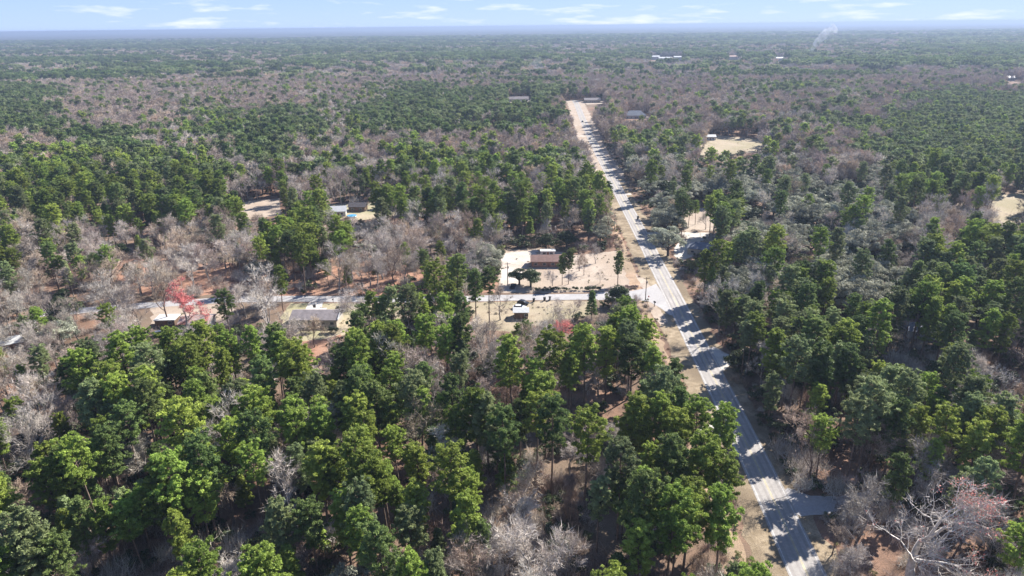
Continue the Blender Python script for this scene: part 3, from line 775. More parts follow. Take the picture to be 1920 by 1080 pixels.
NAMES = {'pine': ('pine_tree', 'pine tree'), 'bare': ('bare_tree', 'bare tree'), 'oak': ('live_oak', 'oak tree')}
ORD = ['', 'second ', 'third ', 'fourth ', 'fifth ', 'sixth ', 'seventh ', 'eighth ', 'ninth ', 'tenth ', 'eleventh ', 'twelfth ', 'thirteenth ', 'fourteenth ', 'fifteenth ',
       'sixteenth ', 'seventeenth ', 'eighteenth ', 'nineteenth ', 'twentieth ']
def zone(t):
    px, py = P(t[2], t[3], LIB[t[1]]['h'] * t[5] * .75)
    side_ = 'right' if t[2] > interp_road(t[3]) else 'left'
    if side_ == 'left':
        bands = [(330, 'far up the road'), (372, 'beyond the cabin clearing'), (412, 'around the cabin clearing'), (450, 'between cabin and gravel lot'), (490, 'behind gravel lot'), (530, 'level with gravel lot'), (575, 'level with side street'), (620, 'below side street'),
                 (665, 'level with long grey house'), (710, 'below long grey house'), (755, 'in upper near woods'), (800, 'above driveway mouth'), (845, 'level with driveway mouth'), (890, 'below driveway mouth'),
                 (935, 'in lower near woods'), (980, 'near lower edge'), (1030, 'just above bottom edge'), (2000, 'at bottom edge')]
        col = ['far left', 'left of centre', 'towards road'][min(2, int(max(0, px) // 460))]
    else:
        bands = [(330, 'beyond the tan field'), (372, 'just below tan field'), (412, 'above blue-grey roof driveway'), (450, 'behind blue-grey roof'), (490, 'level with blue-grey roof'), (530, 'above junction'), (575, 'level with junction'), (620, 'just below junction'),
                 (665, 'above right-hand driveway'), (710, 'level with right-hand driveway'), (755, 'below right-hand driveway'), (800, 'halfway down right woods'), (845, 'right of shaded road'), (890, 'above asphalt driveway'),
                 (935, 'level with asphalt driveway'), (980, 'below asphalt driveway'), (1030, 'lower right'), (2000, 'in lower right corner')]
        col = ['near the road', 'right of centre', 'by right edge'][0 if px < 1500 else (1 if px < 1710 else 2)]
    b = next(s for lim, s in bands if py < lim)
    return b, col, px
groups = {}
for t in INDIV:
    b, c, px = zone(t); groups.setdefault((NAMES[t[0]][1], LIB[t[1]]['look'], b, c), []).append((px, t))
LABEL = {}
for (kn, look, b, c), l0 in groups.items():
    nrow = max(1, math.ceil(len(l0) / 17)); l0.sort(key=lambda q: q[1][3])
    for ri in range(nrow):
        l = l0[ri * len(l0) // nrow:(ri + 1) * len(l0) // nrow]; l.sort(key=lambda q: q[0])
        row = '' if nrow == 1 else (['nearer row', 'farther row'] if nrow == 2 else ['nearest row', 'middle row', 'farther row', 'farthest row', 'hindmost row', 'last row'])[ri] + ', '
        for i, (px, t) in enumerate(l):
            kn2 = {'pine tree': 'pine', 'bare tree': 'leafless tree', 'oak tree': 'oak'}[kn]
            LABEL[id(t)] = '%s %s %s, %s%s' % (look, kn2, b, row, c) + ('' if len(l) == 1 and nrow == 1 else (', ' + ORD[i] + 'from left' if i else ', leftmost'))
PROTOS = {}
def tree_obj(t):
    kind, key, x, y, rot, sc, ex = t
    nm, cat = NAMES[kind]
    if 'maple' in key: nm, cat = 'red_maple', 'maple tree'
    lib = LIB[key]
    if key not in PROTOS:
        e = empty(nm, (x, y, 0), rot, sc)
        ch = []
        for part in ('trunk', 'crown', 'buds'):
            if part in lib: ch.append(link(bpy.data.objects.new(part, lib[part]), e))
        PROTOS[key] = (e, ch)
    else:
        s, ch = PROTOS[key]
        e = s.copy(); COL.objects.link(e); e.location = (x, y, 0); e.rotation_euler = (0, 0, rot); e.scale = (sc,) * 3
        for c in ch:
            d = c.copy(); COL.objects.link(d); d.parent = e
    tagit(e, LABEL[id(t)], cat, {'pine': 'pines in the woods', 'bare': 'leafless trees in the woods', 'oak': 'evergreen oaks in the woods'}[kind])
for t in INDIV: tree_obj(t)

# ---- woods as instanced stuff
def gn_scatter(name, pts, kind):
    """pts: (x, y, z, idx, rot, scale)"""
    a = np.array(pts, dtype=np.float32)
    me = bpy.data.meshes.new(name); me.vertices.add(len(a)); me.vertices.foreach_set('co', a[:, :3].ravel())
    for an, col, ty in (('idx', 3, 'INT'), ('rot', 4, 'FLOAT'), ('scl', 5, 'FLOAT')):
        at = me.attributes.new(an, ty, 'POINT'); at.data.foreach_set('value', a[:, col].astype(np.int32 if ty == 'INT' else np.float32))
    o = link(bpy.data.objects.new(name, me)); o['kind'] = 'stuff'
    ng = bpy.data.node_groups.new(name + '_nodes', 'GeometryNodeTree')
    ng.interface.new_socket('Geometry', in_out='INPUT', socket_type='NodeSocketGeometry'); ng.interface.new_socket('Geometry', in_out='OUTPUT', socket_type='NodeSocketGeometry')
    gi, go = ng.nodes.new('NodeGroupInput'), ng.nodes.new('NodeGroupOutput')
    ci = ng.nodes.new('GeometryNodeCollectionInfo'); ci.inputs['Collection'].default_value = PROTO[kind]
    ci.inputs['Separate Children'].default_value = True; ci.inputs['Reset Children'].default_value = True
    ip = ng.nodes.new('GeometryNodeInstanceOnPoints'); ip.inputs['Pick Instance'].default_value = True
    def attr(n, ty):
        q = ng.nodes.new('GeometryNodeInputNamedAttribute'); q.data_type = ty; q.inputs['Name'].default_value = n; return q.outputs['Attribute']
    cx = ng.nodes.new('ShaderNodeCombineXYZ'); ng.links.new(attr('rot', 'FLOAT'), cx.inputs['Z'])
    e2r = ng.nodes.new('FunctionNodeEulerToRotation'); ng.links.new(cx.outputs[0], e2r.inputs[0])
    ng.links.new(gi.outputs[0], ip.inputs['Points']); ng.links.new(ci.outputs[0], ip.inputs['Instance'])
    ng.links.new(attr('idx', 'INT'), ip.inputs['Instance Index']); ng.links.new(e2r.outputs[0], ip.inputs['Rotation'])
    ng.links.new(attr('scl', 'FLOAT'), ip.inputs['Scale']); ng.links.new(ip.outputs[0], go.inputs[0])
    md = o.modifiers.new('scatter', 'NODES'); md.node_group = ng
    return o
WOODS = {'pine': 'pine_wood', 'bare': 'bare_wood', 'oak': 'oak_wood'}
for kind in WOODS:
    pts = [(t[2], t[3], 0, IDX[kind][t[1]], t[4], t[5]) for t in REST if t[0] == kind]
    pts += [(t[2], t[3], 0, IDX[kind][t[1]], t[4], t[5] * (1 + (t[6] - 1) * .35)) for t in FAR if t[0] == kind]
    tagit(gn_scatter(WOODS[kind], pts, kind), {'pine': 'mass of green pine woods filling the land to the horizon', 'bare': 'mass of leafless grey and mauve trees filling the land to the horizon',
          'oak': 'mass of grey-green evergreen oaks beyond the road'}[kind], 'woods')
ug = []
y = 55.0
while y < 620:
    sp = 3.4 if y < 330 else 5.5
    half = 0.80 * y + 40; x = -half
    while x < half:
        X, Y = x + rng.uniform(-.5, .5) * sp, y + rng.uniform(-.5, .5) * sp; x += sp
        lt = letter(X, Y, 3.0)
        dens = {'S': .98, 'P': .72, 'D': .92, 'M': .65, 'B': .26, 'b': .3, 'O': .7, 'F': .2, '.': .02}[lt]
        if mnoise.noise(Vector((X * .04, Y * .04, 3.1))) > 0.10: dens *= .38
        if rng.random() > dens or open_ground(X, Y, 0.0): continue
        k = rng.choice((0, 1, 5, 5, 2, 1) if lt in 'Bb' else ((2, 3, 4, 3, 0, 6) if lt in 'DO' else (0, 1, 2, 3, 4, 5, 0)))
        if X > interp_road(Y) and lt in 'PD': k = rng.choice((2, 3, 4, 3, 5, 0))
        ug.append((X, Y, 0, k, rng.random() * 6.28, rng.uniform(.6, 1.35)))
    y += sp
y = 60.0
while y < 640:     # dead brush and tall grass along both edges of the cleared verge
    for a, b in ((-18.5, -12.5), (-15, -9.5), (8.0, 12.5)):
        if rng.random() < .75:
            X, Y = interp_road(y) + rng.uniform(a, b), y + rng.uniform(-.8, .8)
            sy = side_y(X)
            if (sy is not None and abs(Y - sy) < 7) or any(pipoly(X, Y, p) for p in PATCH): continue
            ug.append((X, Y, 0, rng.choice((0, 1, 5, 0, 6, 2)), rng.random() * 6.28, rng.uniform(.18, .5)))
    y += 1.3
for (x0, y0, x1, y1, n_) in ((940, 470, 1190, 545, 60), (545, 570, 700, 640, 30), (880, 565, 1100, 605, 50), (1315, 258, 1430, 288, 30), (300, 572, 420, 612, 25)):
    for _ in range(n_):       # weeds and small debris on the open yards
        X, Y = G(rng.uniform(x0, x1), rng.uniform(y0, y1)); ug.append((X, Y, 0, rng.choice((0, 1, 6, 2)), rng.random() * 6.28, rng.uniform(.08, .26)))
tagit(gn_scatter('undergrowth', ug, 'shrub'), 'tangled dark brush and dry vines under the trees', 'undergrowth')

# distant canopy sheet beyond the instanced woods
m = bpy.data.materials.new('far_canopy'); m.use_nodes = True; nt = m.node_tree; b = nt.nodes['Principled BSDF']; b.inputs['Roughness'].default_value = 1.0; b.inputs['Specular IOR Level'].default_value = 0
g = nn(nt, 'ShaderNodeNewGeometry')
n1 = nn(nt, 'ShaderNodeTexNoise'); n1.inputs['Scale'].default_value = 0.0016; n1.inputs['Detail'].default_value = 8; n1.inputs['Roughness'].default_value = 0.65
r1 = nn(nt, 'ShaderNodeValToRGB'); e = r1.color_ramp.elements; e[0].position = 0.40; e[0].color = (0.028, 0.042, 0.022, 1); e[1].position = 0.60; e[1].color = (0.085, 0.075, 0.065, 1)
nt.links.new(g.outputs['Position'], n1.inputs['Vector']); nt.links.new(n1.outputs['Fac'], r1.inputs['Fac']); nt.links.new(r1.outputs['Color'], b.inputs['Base Color'])
MATS['far_canopy'] = m
v, f = [], []
rad = [6300]
while rad[-1] < 33000: rad.append(rad[-1] * 1.012)
A0, A1, NS = R(40), R(140), 500
for r_ in rad:
    for j in range(NS + 1):
        a = A0 + (A1 - A0) * j / NS; x, y = r_ * math.cos(a), r_ * math.sin(a)
        v.append((x, y, 13 + 3.5 * mnoise.noise(Vector((x * .006, y * .006, 0))) + 4 * mnoise.noise(Vector((x * .0013, y * .0013, 4))) + rng.uniform(-1, 1.8)))
for i in range(len(rad) - 1):
    for j in range(NS):
        q = i * (NS + 1) + j; f.append((q, q + 1, q + NS + 2, q + NS + 1))
me = bpy.data.meshes.new('distant_forest'); me.from_pydata(v, [], f); me.materials.append(m); me.update()
tagit(link(bpy.data.objects.new('distant_forest', me)), 'distant forest fading to blue at the horizon', 'woods', kind='stuff')

# ------------------------------------------------------------ buildings and small things
mat_plain('wall_white', (0.48, 0.47, 0.45), var=0.08); mat_plain('wall_brick', (0.30, 0.16, 0.11), var=0.2); mat_plain('wall_cream', (0.38, 0.335, 0.27), var=0.1)
mat_plain('wall_wood', (0.14, 0.09, 0.06), var=0.25); mat_plain('wall_pink', (0.55, 0.36, 0.30), var=0.15)
mat_plain('roof_redbrown', (0.19, 0.115, 0.095), var=0.18, scale=0.8, rough=0.9); mat_plain('roof_grey', (0.20, 0.175, 0.175), var=0.18, scale=0.8, rough=0.9)
mat_plain('roof_slate', (0.13, 0.145, 0.18), var=0.18, scale=0.8, rough=0.8); mat_plain('roof_white', (0.50, 0.50, 0.49), var=0.08, rough=0.45)
mat_plain('roof_rusty', (0.60, 0.57, 0.55), c2=(0.38, 0.16, 0.10), scale=0.45, rough=0.6); mat_plain('roof_dark', (0.07, 0.06, 0.06), var=0.2)
mat_plain('glass_dark', (0.03, 0.035, 0.045), rough=0.1, var=0.1); mat_plain('door_paint', (0.20, 0.10, 0.07), var=0.1)
mat_plain('car_black', (0.02, 0.02, 0.022), rough=0.25, var=0.1); mat_plain('car_white', (0.70, 0.70, 0.70), rough=0.25, var=0.04); mat_plain('car_grey', (0.16, 0.17, 0.19), rough=0.25, var=0.05)
mat_plain('rubber', (0.02, 0.02, 0.02), rough=0.9, var=0.1); mat_plain('wood_pole', (0.13, 0.095, 0.075), rough=0.95, var=0.3); mat_plain('metal_grey', (0.35, 0.36, 0.37), rough=0.4, var=0.1, metal=0.6)
mat_plain('tarp_blue', (0.05, 0.28, 0.50), rough=0.3, var=0.1); mat_plain('sign_red', (0.45, 0.03, 0.03), rough=0.4, var=0.05); mat_plain('sign_green', (0.02, 0.16, 0.07), rough=0.4, var=0.05)
mat_plain('plastic_black', (0.025, 0.025, 0.028), rough=0.5, var=0.1)

def bx(bm, x0, x1, y0, y1, z0, z1):
    vs = [bm.verts.new(p) for p in ((x0, y0, z0), (x1, y0, z0), (x1, y1, z0), (x0, y1, z0), (x0, y0, z1), (x1, y0, z1), (x1, y1, z1), (x0, y1, z1))]
    for q in ((3, 2, 1, 0), (4, 5, 6, 7), (0, 1, 5, 4), (1, 2, 6, 5), (2, 3, 7, 6), (3, 0, 4, 7)): bm.faces.new([vs[i] for i in q])
def obj(name, bm, mat, parent=None, bevel=0.0):
    if bevel: bmesh.ops.bevel(bm, geom=bm.edges[:], offset=bevel, segments=1, affect='EDGES')
    me = bpy.data.meshes.new(name); bm.to_mesh(me); bm.free(); me.materials.append(M(mat)); me.update()
    return link(bpy.data.objects.new(name, me), parent)
def boxo(name, mat, parent, *d, bevel=0.0):
    bm = bmesh.new(); bx(bm, *d); return obj(name, bm, mat, parent, bevel)
def cyl(bm, x, y, z0, z1, r0, r1, k=8, axis='z'):
    a, b2 = [], []
    for j in range(k):
        t = 2 * PI * j / k; c, s = math.cos(t), math.sin(t)
        if axis == 'z': a.append(bm.verts.new((x + r0 * c, y + r0 * s, z0))); b2.append(bm.verts.new((x + r1 * c, y + r1 * s, z1)))
        else: a.append(bm.verts.new((z0, x + r0 * c, y + r0 * s))); b2.append(bm.verts.new((z1, x + r1 * c, y + r1 * s)))
    for j in range(k): bm.faces.new((a[j], a[(j + 1) % k], b2[(j + 1) % k], b2[j]))
    bm.faces.new(b2); bm.faces.new(a[::-1])
def gable(name, mat, parent, w_, d_, z0, rh, over=0.5, th=0.15, hip=0.0):
    """thick gable (or hip) roof, ridge along x"""
    bm = bmesh.new(); X, Y = w_ / 2 + over, d_ / 2 + over
    for dz in (0, th):
        pass
    top = [(-X, -Y, z0 + th), (X, -Y, z0 + th), (X, Y, z0 + th), (-X, Y, z0 + th), (-X + hip, 0, z0 + rh + th), (X - hip, 0, z0 + rh + th)]
    bot = [(x, y, z - th) for x, y, z in top]
    vs = [bm.verts.new(p) for p in top + bot]
    for q in ((0, 1, 5, 4), (2, 3, 4, 5), (1, 2, 5), (3, 0, 4), (7, 6, 10, 11), (9, 8, 11, 10), (8, 7, 11), (6, 9, 10), (0, 6, 7, 1), (1, 7, 8, 2), (2, 8, 9, 3), (3, 9, 6, 0)):
        bm.faces.new([vs[i] for i in q])
    return obj(name, bm, mat, parent)
def house(label, px, py, w_, d_, h, rh, rz, wall, roof, hip=0.0, cat='house', name='house', wins=3, chimney=False, trim=False, flat=False):
    x, y = G(px, py)
    e = empty(name, (x, y, 0), R(rz)); tagit(e, label, cat)
    boxo('wall', wall, e, -w_ / 2, w_ / 2, -d_ / 2, d_ / 2, 0, h)
    if flat:
        rf = boxo('roof', roof, e, -w_ / 2 - .3, w_ / 2 + .3, -d_ / 2 - .3, d_ / 2 + .3, h + .003, h + .25)
    else:
        rf = gable('roof', roof, e, w_, d_, h + .003, rh, hip=hip)
    if chimney: boxo('chimney', 'wall_brick', rf, w_ * .2, w_ * .2 + .8, -.4, .4, h + rh * .3, h + rh + .8)
    if trim:
        boxo('fascia', 'wall_white', rf, w_ / 2 + .503, w_ / 2 + .62, -d_ / 2 - .5, d_ / 2 + .5, h - .15, h + .25)
        for s in (-1, 1):
            bm = bmesh.new(); n0 = (w_ / 2 + .503); n1 = n0 + .35
            Yv = s * (d_ / 2 + .5)
            p = [(n0, Yv, h + .16), (n1, Yv, h + .16), (n1, 0, h + rh + .2), (n0, 0, h + rh + .2)]
            q = [(a, b_, c + .35) for a, b_, c in p]
            vs = [bm.verts.new(k) for k in p + q]
            for fq in ((0, 1, 2, 3), (7, 6, 5, 4), (0, 4, 5, 1), (1, 5, 6, 2), (2, 6, 7, 3), (3, 7, 4, 0)): bm.faces.new([vs[i] for i in fq])
            obj('barge_board', 'roof_white', rf, ) if False else obj('barge_board', bm, 'roof_white', rf)
    boxo('door', 'door_paint', e, -.5, .5, -d_ / 2 - .06, -d_ / 2 - .002, 0.02, 2.05)
    for i in range(wins):
        cx = -w_ / 2 + w_ * (i + .5) / wins
        if abs(cx) < 1.2: cx += 1.9
        wn_ = boxo('window', 'wall_white', e, cx - .75, cx + .75, -d_ / 2 - .06, -d_ / 2 - .002, .95, 2.1)
        boxo('pane', 'glass_dark', wn_, cx - .65, cx + .65, -d_ / 2 - .08, -d_ / 2 - .062, 1.05, 2.0)
    return e
h1 = house('brown-roofed house standing beside the pale gravel lot', 1028, 496, 15, 7.5, 2.6, 1.9, -1, 'wall_brick', 'roof_redbrown', wins=4)
boxo('porch_roof', 'roof_redbrown', h1, 3.2, 7.8, 4.3, 7.0, 2.3, 2.5)
house('long grey-roofed house with white gable end on the green lawn', 596, 604, 16.5, 9, 2.8, 1.9, -2, 'wall_cream', 'roof_grey', wins=5, trim=True)
e = G(595, 592); ex = empty('porch_canopy', (e[0], e[1], 0), R(-2)); tagit(ex, 'low flat grey canopy behind the long grey-roofed house', 'canopy')
boxo('roof', 'concrete', ex, -3.5, 3.5, -1.6, 1.6, 2.4, 2.55)
for sx in (-3.2, 3.2):
    for sy in (-1.4, 1.4): boxo('post', 'wall_white', ex, sx - .06, sx + .06, sy - .06, sy + .06, 0, 2.4)
house('white metal-roofed shed streaked with rust beneath the red maple', 372, 612, 10, 8, 2.7, 1.3, 3, 'wall_white', 'roof_rusty', name='shed', cat='shed', wins=2)
house('pale flat-roofed outbuilding left of the rusty shed', 316, 608, 7, 5, 2.6, 1, 2, 'wall_wood', 'roof_white', name='outbuilding', cat='outbuilding', wins=1, flat=True)
house('small shed with a bright white metal roof below side street', 977, 594, 5.0, 4.2, 2.6, 1.0, -1, 'wall_wood', 'roof_white', name='shed', cat='shed', wins=1)
house('white flat-roofed trailer behind the brown-roofed house', 1027, 479, 6.5, 2.8, 2.4, 1, -1, 'wall_white', 'roof_white', name='trailer', cat='trailer', wins=2, flat=True)
house('blue-grey roofed house beside the concrete lot right of road', 1318, 474, 13, 9, 2.8, 2.2, -22, 'wall_cream', 'roof_slate', hip=3.5, wins=3)
house('distant grey hip-roofed house with white walls right of the road', 1190, 221, 24, 13, 3.2, 5.0, 0, 'wall_white', 'roof_slate', hip=6, wins=5)
house('distant long white building just left of the road end', 968, 190, 34, 10, 3.5, 3.0, 5, 'wall_white', 'roof_grey', wins=6)
house('distant pale house beyond the far end of the road', 1110, 192, 22, 10, 3.5, 2.5, 0, 'wall_cream', 'roof_grey', wins=4)
house('small dark-roofed cabin next to blue pool in the left clearing', 672, 394, 9.5, 7, 2.7, 1.8, -3, 'wall_wood', 'roof_dark', name='cabin', cat='cabin', wins=2)
house('white-roofed carport in the left clearing beside the cabin', 636, 403, 8, 7, 2.8, 2.4, 8, 'wall_white', 'roof_white', name='carport', cat='carport', wins=1)
house('low dark house half hidden beneath pines right of the cabin', 755, 392, 18, 8, 2.7, 1.8, 0, 'wall_wood', 'roof_dark', wins=3)
house('small pink-walled cottage in grey trees at the far left', 26, 652, 7, 6, 2.6, 1.5, 30, 'wall_pink', 'roof_white', name='cottage', cat='cottage', wins=2)
house('pale roofed house under pines at the right edge', 1728, 628, 11, 7, 2.7, 1.5, -10, 'wall_white', 'roof_slate', wins=2)
house('pale farm building beside the tan field', 1330, 262, 10, 6, 3, 1.6, 0, 'wall_white', 'roof_white', name='barn', cat='barn', wins=2)
house('pale grey-roofed house among trees left of road', 905, 226, 16, 9, 3, 2, 4, 'wall_cream', 'roof_grey', wins=3)
for i, (px, py, w_, d_, rf, lb) in enumerate([(1226, 112, 40, 22, 'roof_white', 'leftmost long white building in the distant town'), (1246, 115, 46, 24, 'roof_white', 'largest white building in the distant town'),
        (1270, 113, 30, 20, 'roof_white', 'small white building at the right of the distant town'), (1376, 112, 44, 18, 'wall_brick', 'distant building with a red roof near the town'),
        (1463, 115.5, 34, 16, 'roof_white', 'distant white building below the smoke plume'), (1200, 98, 60, 26, 'roof_white', 'faint white building highest above the distant town'),
        (1893, 151, 18, 10, 'roof_white', 'distant white building at the right edge'), (1303, 141, 20, 14, 'roof_white', 'small lone white roof in the far right woods')]):
    b0 = house(lb, px, py, w_ * .8, d_ * .8, 9 if px < 1800 else 5, 3, 0, 'wall_white', rf, name='building', cat='building', wins=0)

def vehicle(label, px, py, rz, mat, l=4.6, w_=1.85, pickup=False, cat='car', name='parked_car', xy=None):
    x, y = xy or G(px, py); e = empty(name, (x, y, 0.06), R(rz)); tagit(e, label, cat)
    bm = bmesh.new()
    prof = [(-.5, .35), (.5, .35), (.5, .78), (.30, .92), (.26, .95), (-.44, .98), (-.5, .85)]
    def ext(bm, pr, W, L_):
        a = [bm.verts.new((u * L_, -W / 2, z)) for u, z in pr]; c = [bm.verts.new((u * L_, W / 2, z)) for u, z in pr]
        n = len(pr); bm.faces.new(a); bm.faces.new(c[::-1])
        for i in range(n): bm.faces.new((a[i], c[i], c[(i + 1) % n], a[(i + 1) % n]))
    ext(bm, prof, w_, l); obj('body', bm, mat, e, 0.05)
    bm = bmesh.new()
    cab = [(.22, .95), (.08, 1.45), (-.10, 1.48), (-.14, .95)] if pickup else [(.24, .95), (.10, 1.45), (-.30, 1.48), (-.44, .96)]
    ext(bm, cab, w_ * .84, l); c_ = obj('cabin', bm, 'glass_dark', e, 0.03)
    u0, u1 = (.09, -.11) if pickup else (.10, -.30)
    boxo('roof_panel', mat, c_, u1 * l, u0 * l, -w_ * .40, w_ * .40, 1.475, 1.52)
    for sx in (-.31, .31):
        for sy in (-1, 1):
            bm = bmesh.new(); cylY(bm, sx * l, .34, sy * (w_ / 2 - .12), .34, .22); wh = obj('wheel', bm, 'rubber', e)
            bm = bmesh.new(); cylY(bm, sx * l, .34, sy * (w_ / 2 - .005), .18, .03); obj('rim', bm, 'metal_grey', wh)
    return e
def cylY(bm, x, z, y, r, t, k=12):
    a = [bm.verts.new((x + r * math.cos(2 * PI * j / k), y - t / 2, z + r * math.sin(2 * PI * j / k))) for j in range(k)]
    b_ = [bm.verts.new((x + r * math.cos(2 * PI * j / k), y + t / 2, z + r * math.sin(2 * PI * j / k))) for j in range(k)]
    for j in range(k): bm.faces.new((a[j], a[(j + 1) % k], b_[(j + 1) % k], b_[j]))
    bm.faces.new(a[::-1]); bm.faces.new(b_)
vehicle('black pickup parked at the foot of the pale gravel lot', 962, 539, 80, 'car_black', 5.2, 2.0, True, 'pickup truck', 'pickup_truck')
vehicle('dark car parked behind the white van below side street', 981, 570, -30, 'car_black')
vehicle('white van parked next to the small white-roofed shed', 974, 579, -10, 'car_white', 5.0, 2.0, name='white_van', cat='van')
vehicle('dark grey car under the trees left of rusty shed', 300, 628, 30, 'car_grey')
vehicle('pale car under pines in the lower left woods', 172, 724, 20, 'car_white')
rx = interp_road(G(1093, 261)[1]); vehicle('grey car driving on the far stretch of road', 0, 0, 88, 'car_grey', xy=(rx - 1.6, G(1093, 261)[1]), name='driving_car')
ry = G(1077, 229)[1]; vehicle('farthest dark car on the road', 0, 0, 88, 'car_black', xy=(interp_road(ry) - 1.6, ry), name='driving_car')

def pole(label, px, py, h, arm=True):
    x, y = G(px, py); e = empty('utility_pole', (x, y, 0), R(5)); tagit(e, label, 'utility pole', 'wooden utility poles')
    bm = bmesh.new(); cyl(bm, 0, 0, 0, h, .19, .12); obj('shaft', bm, 'wood_pole', e)
    bm = bmesh.new(); cyl(bm, .32, 0, h - 2.6, h - 1.7, .2, .2); obj('transformer', bm, 'metal_grey', e)
    if arm:
        ca = boxo('crossarm', 'wood_pole', e, -1.2, 1.2, -.06, .06, h - .7, h - .55)
        for ix in (-1.05, 0, 1.05):
            bm = bmesh.new(); cyl(bm, ix, 0, h - .548, h - .35, .06, .04, 6); obj('insulator', bm, 'metal_grey', ca)
    return x, y, h
pa = pole('tall wooden utility pole at the junction corner', 1210, 563, 9.6)
pb = pole('wooden utility pole at the foot of the gravel lot', 952, 535, 10.0)
pc = pole('wooden utility pole on the left verge far up the road', 1152, 431, 9.5)
def wire(label, a, b_, sag=1.0):
    T = Tube(3); n = 12
    T.add([np.array([a[0] + (b_[0] - a[0]) * i / n, a[1] + (b_[1] - a[1]) * i / n, a[2] - .35 + (b_[2] - a[2]) * i / n - sag * 4 * (i / n) * (1 - i / n)]) for i in range(n + 1)], [.018] * (n + 1))
    v_, f_ = T.arrays(); tagit(link(bpy.data.objects.new('power_line', np_mesh('power_line', v_, [f_], None, [M('plastic_black')]))), label, 'power line')
wire('power line from junction pole along the side street', pa, pb, 1.2); wire('power line from junction pole up the left verge', pa, pc, 1.6)
def stop_sign(label, px, py):
    x, y = G(px, py); e = empty('road_sign', (x, y, 0), R(-60)); tagit(e, label, 'sign')
    bm = bmesh.new(); cyl(bm, 0, 0, 0, 2.6, .035, .035, 6); obj('post', bm, 'metal_grey', e)
    bm = bmesh.new(); vs = []
    for yy in (-.05, -.08):
        vs.append([bm.verts.new((.38 * math.cos(PI / 8 + j * PI / 4), yy, 2.25 + .38 * math.sin(PI / 8 + j * PI / 4))) for j in range(8)])
    bm.faces.new(vs[1][::-1]); bm.faces.new(vs[0])
    for j in range(8): bm.faces.new((vs[0][j], vs[0][(j + 1) % 8], vs[1][(j + 1) % 8], vs[1][j]))
    obj('sign_plate', bm, 'sign_red', e)
stop_sign('small road sign on a thin post beside the junction pole', 1216, 566)
def mailbox(label, px, py, rz, s=1.0):
    x, y = G(px, py); e = empty('mailbox', (x, y, 0), R(rz), s); tagit(e, label, 'mailbox')
    boxo('post', 'wood_pole', e, -.06, .06, -.06, .06, 0, 1.05)
    bm = bmesh.new()
    pr = [(-.16, 1.05), (.16, 1.05), (.16, 1.25)] + [(.16 * math.cos(t), 1.25 + .16 * math.sin(t)) for t in (PI * .25, PI * .5, PI * .75)] + [(-.16, 1.25)]
    a = [bm.verts.new((u, -.3, z)) for u, z in pr]; c = [bm.verts.new((u, .3, z)) for u, z in pr]
    bm.faces.new(a); bm.faces.new(c[::-1])
    for i in range(len(pr)): bm.faces.new((a[i], c[i], c[(i + 1) % len(pr)], a[(i + 1) % len(pr)]))
    bo = obj('box', bm, 'plastic_black', e); boxo('flag', 'sign_red', bo, .162, .18, -.1, -.05, 1.2, 1.5)
mailbox('black mailbox on pale pad below the junction', 1227, 575, 20, 1.6)
mailbox('dark mailbox on post by the long grey house driveway', 625, 568, 0, 1.3)
mailbox('black mailbox right of the road beside the oak', 1215, 449, 10, 1.9)
def bin_(label, px, py, rz=0, s=1.0):
    x, y = G(px, py); e = empty('rubbish_bin', (x, y, 0), R(rz), s); tagit(e, label, 'bin')
    bm = bmesh.new(); cyl(bm, 0, 0, .08, 1.0, .30, .38, 4); obj('body', bm, 'plastic_black', e)
    boxo('lid', 'plastic_black', e, -.34, .34, -.36, .34, 1.003, 1.08)
    for sx in (-.22, .22):
        bm = bmesh.new(); cyl(bm, .30, .1, sx - .04, sx + .04, .1, .1, 8, axis='x'); obj('wheel', bm, 'rubber', e)
bin_('black wheeled bin beside the grey house driveway', 590, 579, 15, 1.5)
bin_('dark wheeled bin at right verge up the road', 1196, 411, 5, 1.6)
bin_('left one of the bins on the lawn edge of side street', 1001, 566, 20, 1.4)
bin_('middle bin on the lawn edge of side street', 1021, 564, 0, 1.4)
bin_('right one of the bins on the lawn edge of side street', 1031, 563, 40, 1.4)
# pool with blue cover
x, y = G(660, 408); e = empty('pool', (x, y, 0)); tagit(e, 'round above-ground pool with a blue cover by the cabin', 'pool')
bm = bmesh.new(); cyl(bm, 0, 0, 0, 1.2, 2.7, 2.7, 20); obj('pool_wall', bm, 'wall_white', e)
bm = bmesh.new(); cyl(bm, 0, 0, 1.203, 1.25, 2.75, 2.7, 20); obj('cover', bm, 'tarp_blue', e)
# hedges and shrubs by the houses
def shrub(label, px, py, w_, d_, h, mat, seed, name='shrub', cat='shrub'):
    rs = np.random.RandomState(seed); n = int(10 + w_ * d_ * 2)
    c = (rs.rand(n, 3) - .5) * np.array([w_, d_, 0]); c[:, 2] = rs.uniform(.3, .8, n) * h
    v_, f_, t_ = leaves(rs, c, np.full(n, min(.7, h * .4)), 80, .2, flat=.9)
    x, y = G(px, py); e = empty(name, (x, y, 0)); tagit(e, label, cat)
    T = Tube(3)
    for i in range(min(n, 8)): T.add([c[i] * np.array([.8, .8, 0]), c[i]], [.04, .015])
    tv, tf = T.arrays(); link(bpy.data.objects.new('stem', np_mesh('stem', tv, [tf], None, [M('bark_dark')])), e)
    link(bpy.data.objects.new('foliage', np_mesh('foliage', v_, [f_], None, [M(mat)], tint=t_)), e)
shrub('clipped brown-green hedge on the lawn right of driveway', 643, 582, 4.8, 1.6, 1.8, 'shrub_leaves', 1, 'hedge', 'hedge')
shrub('small round shrub beside the grey house driveway', 603, 582, 1.3, 1.2, 1.1, 'dry_vines', 2)
shrub('dark shrub against the front wall of the grey house', 578, 624, 5, 2, 2.6, 'shrub_leaves', 3)
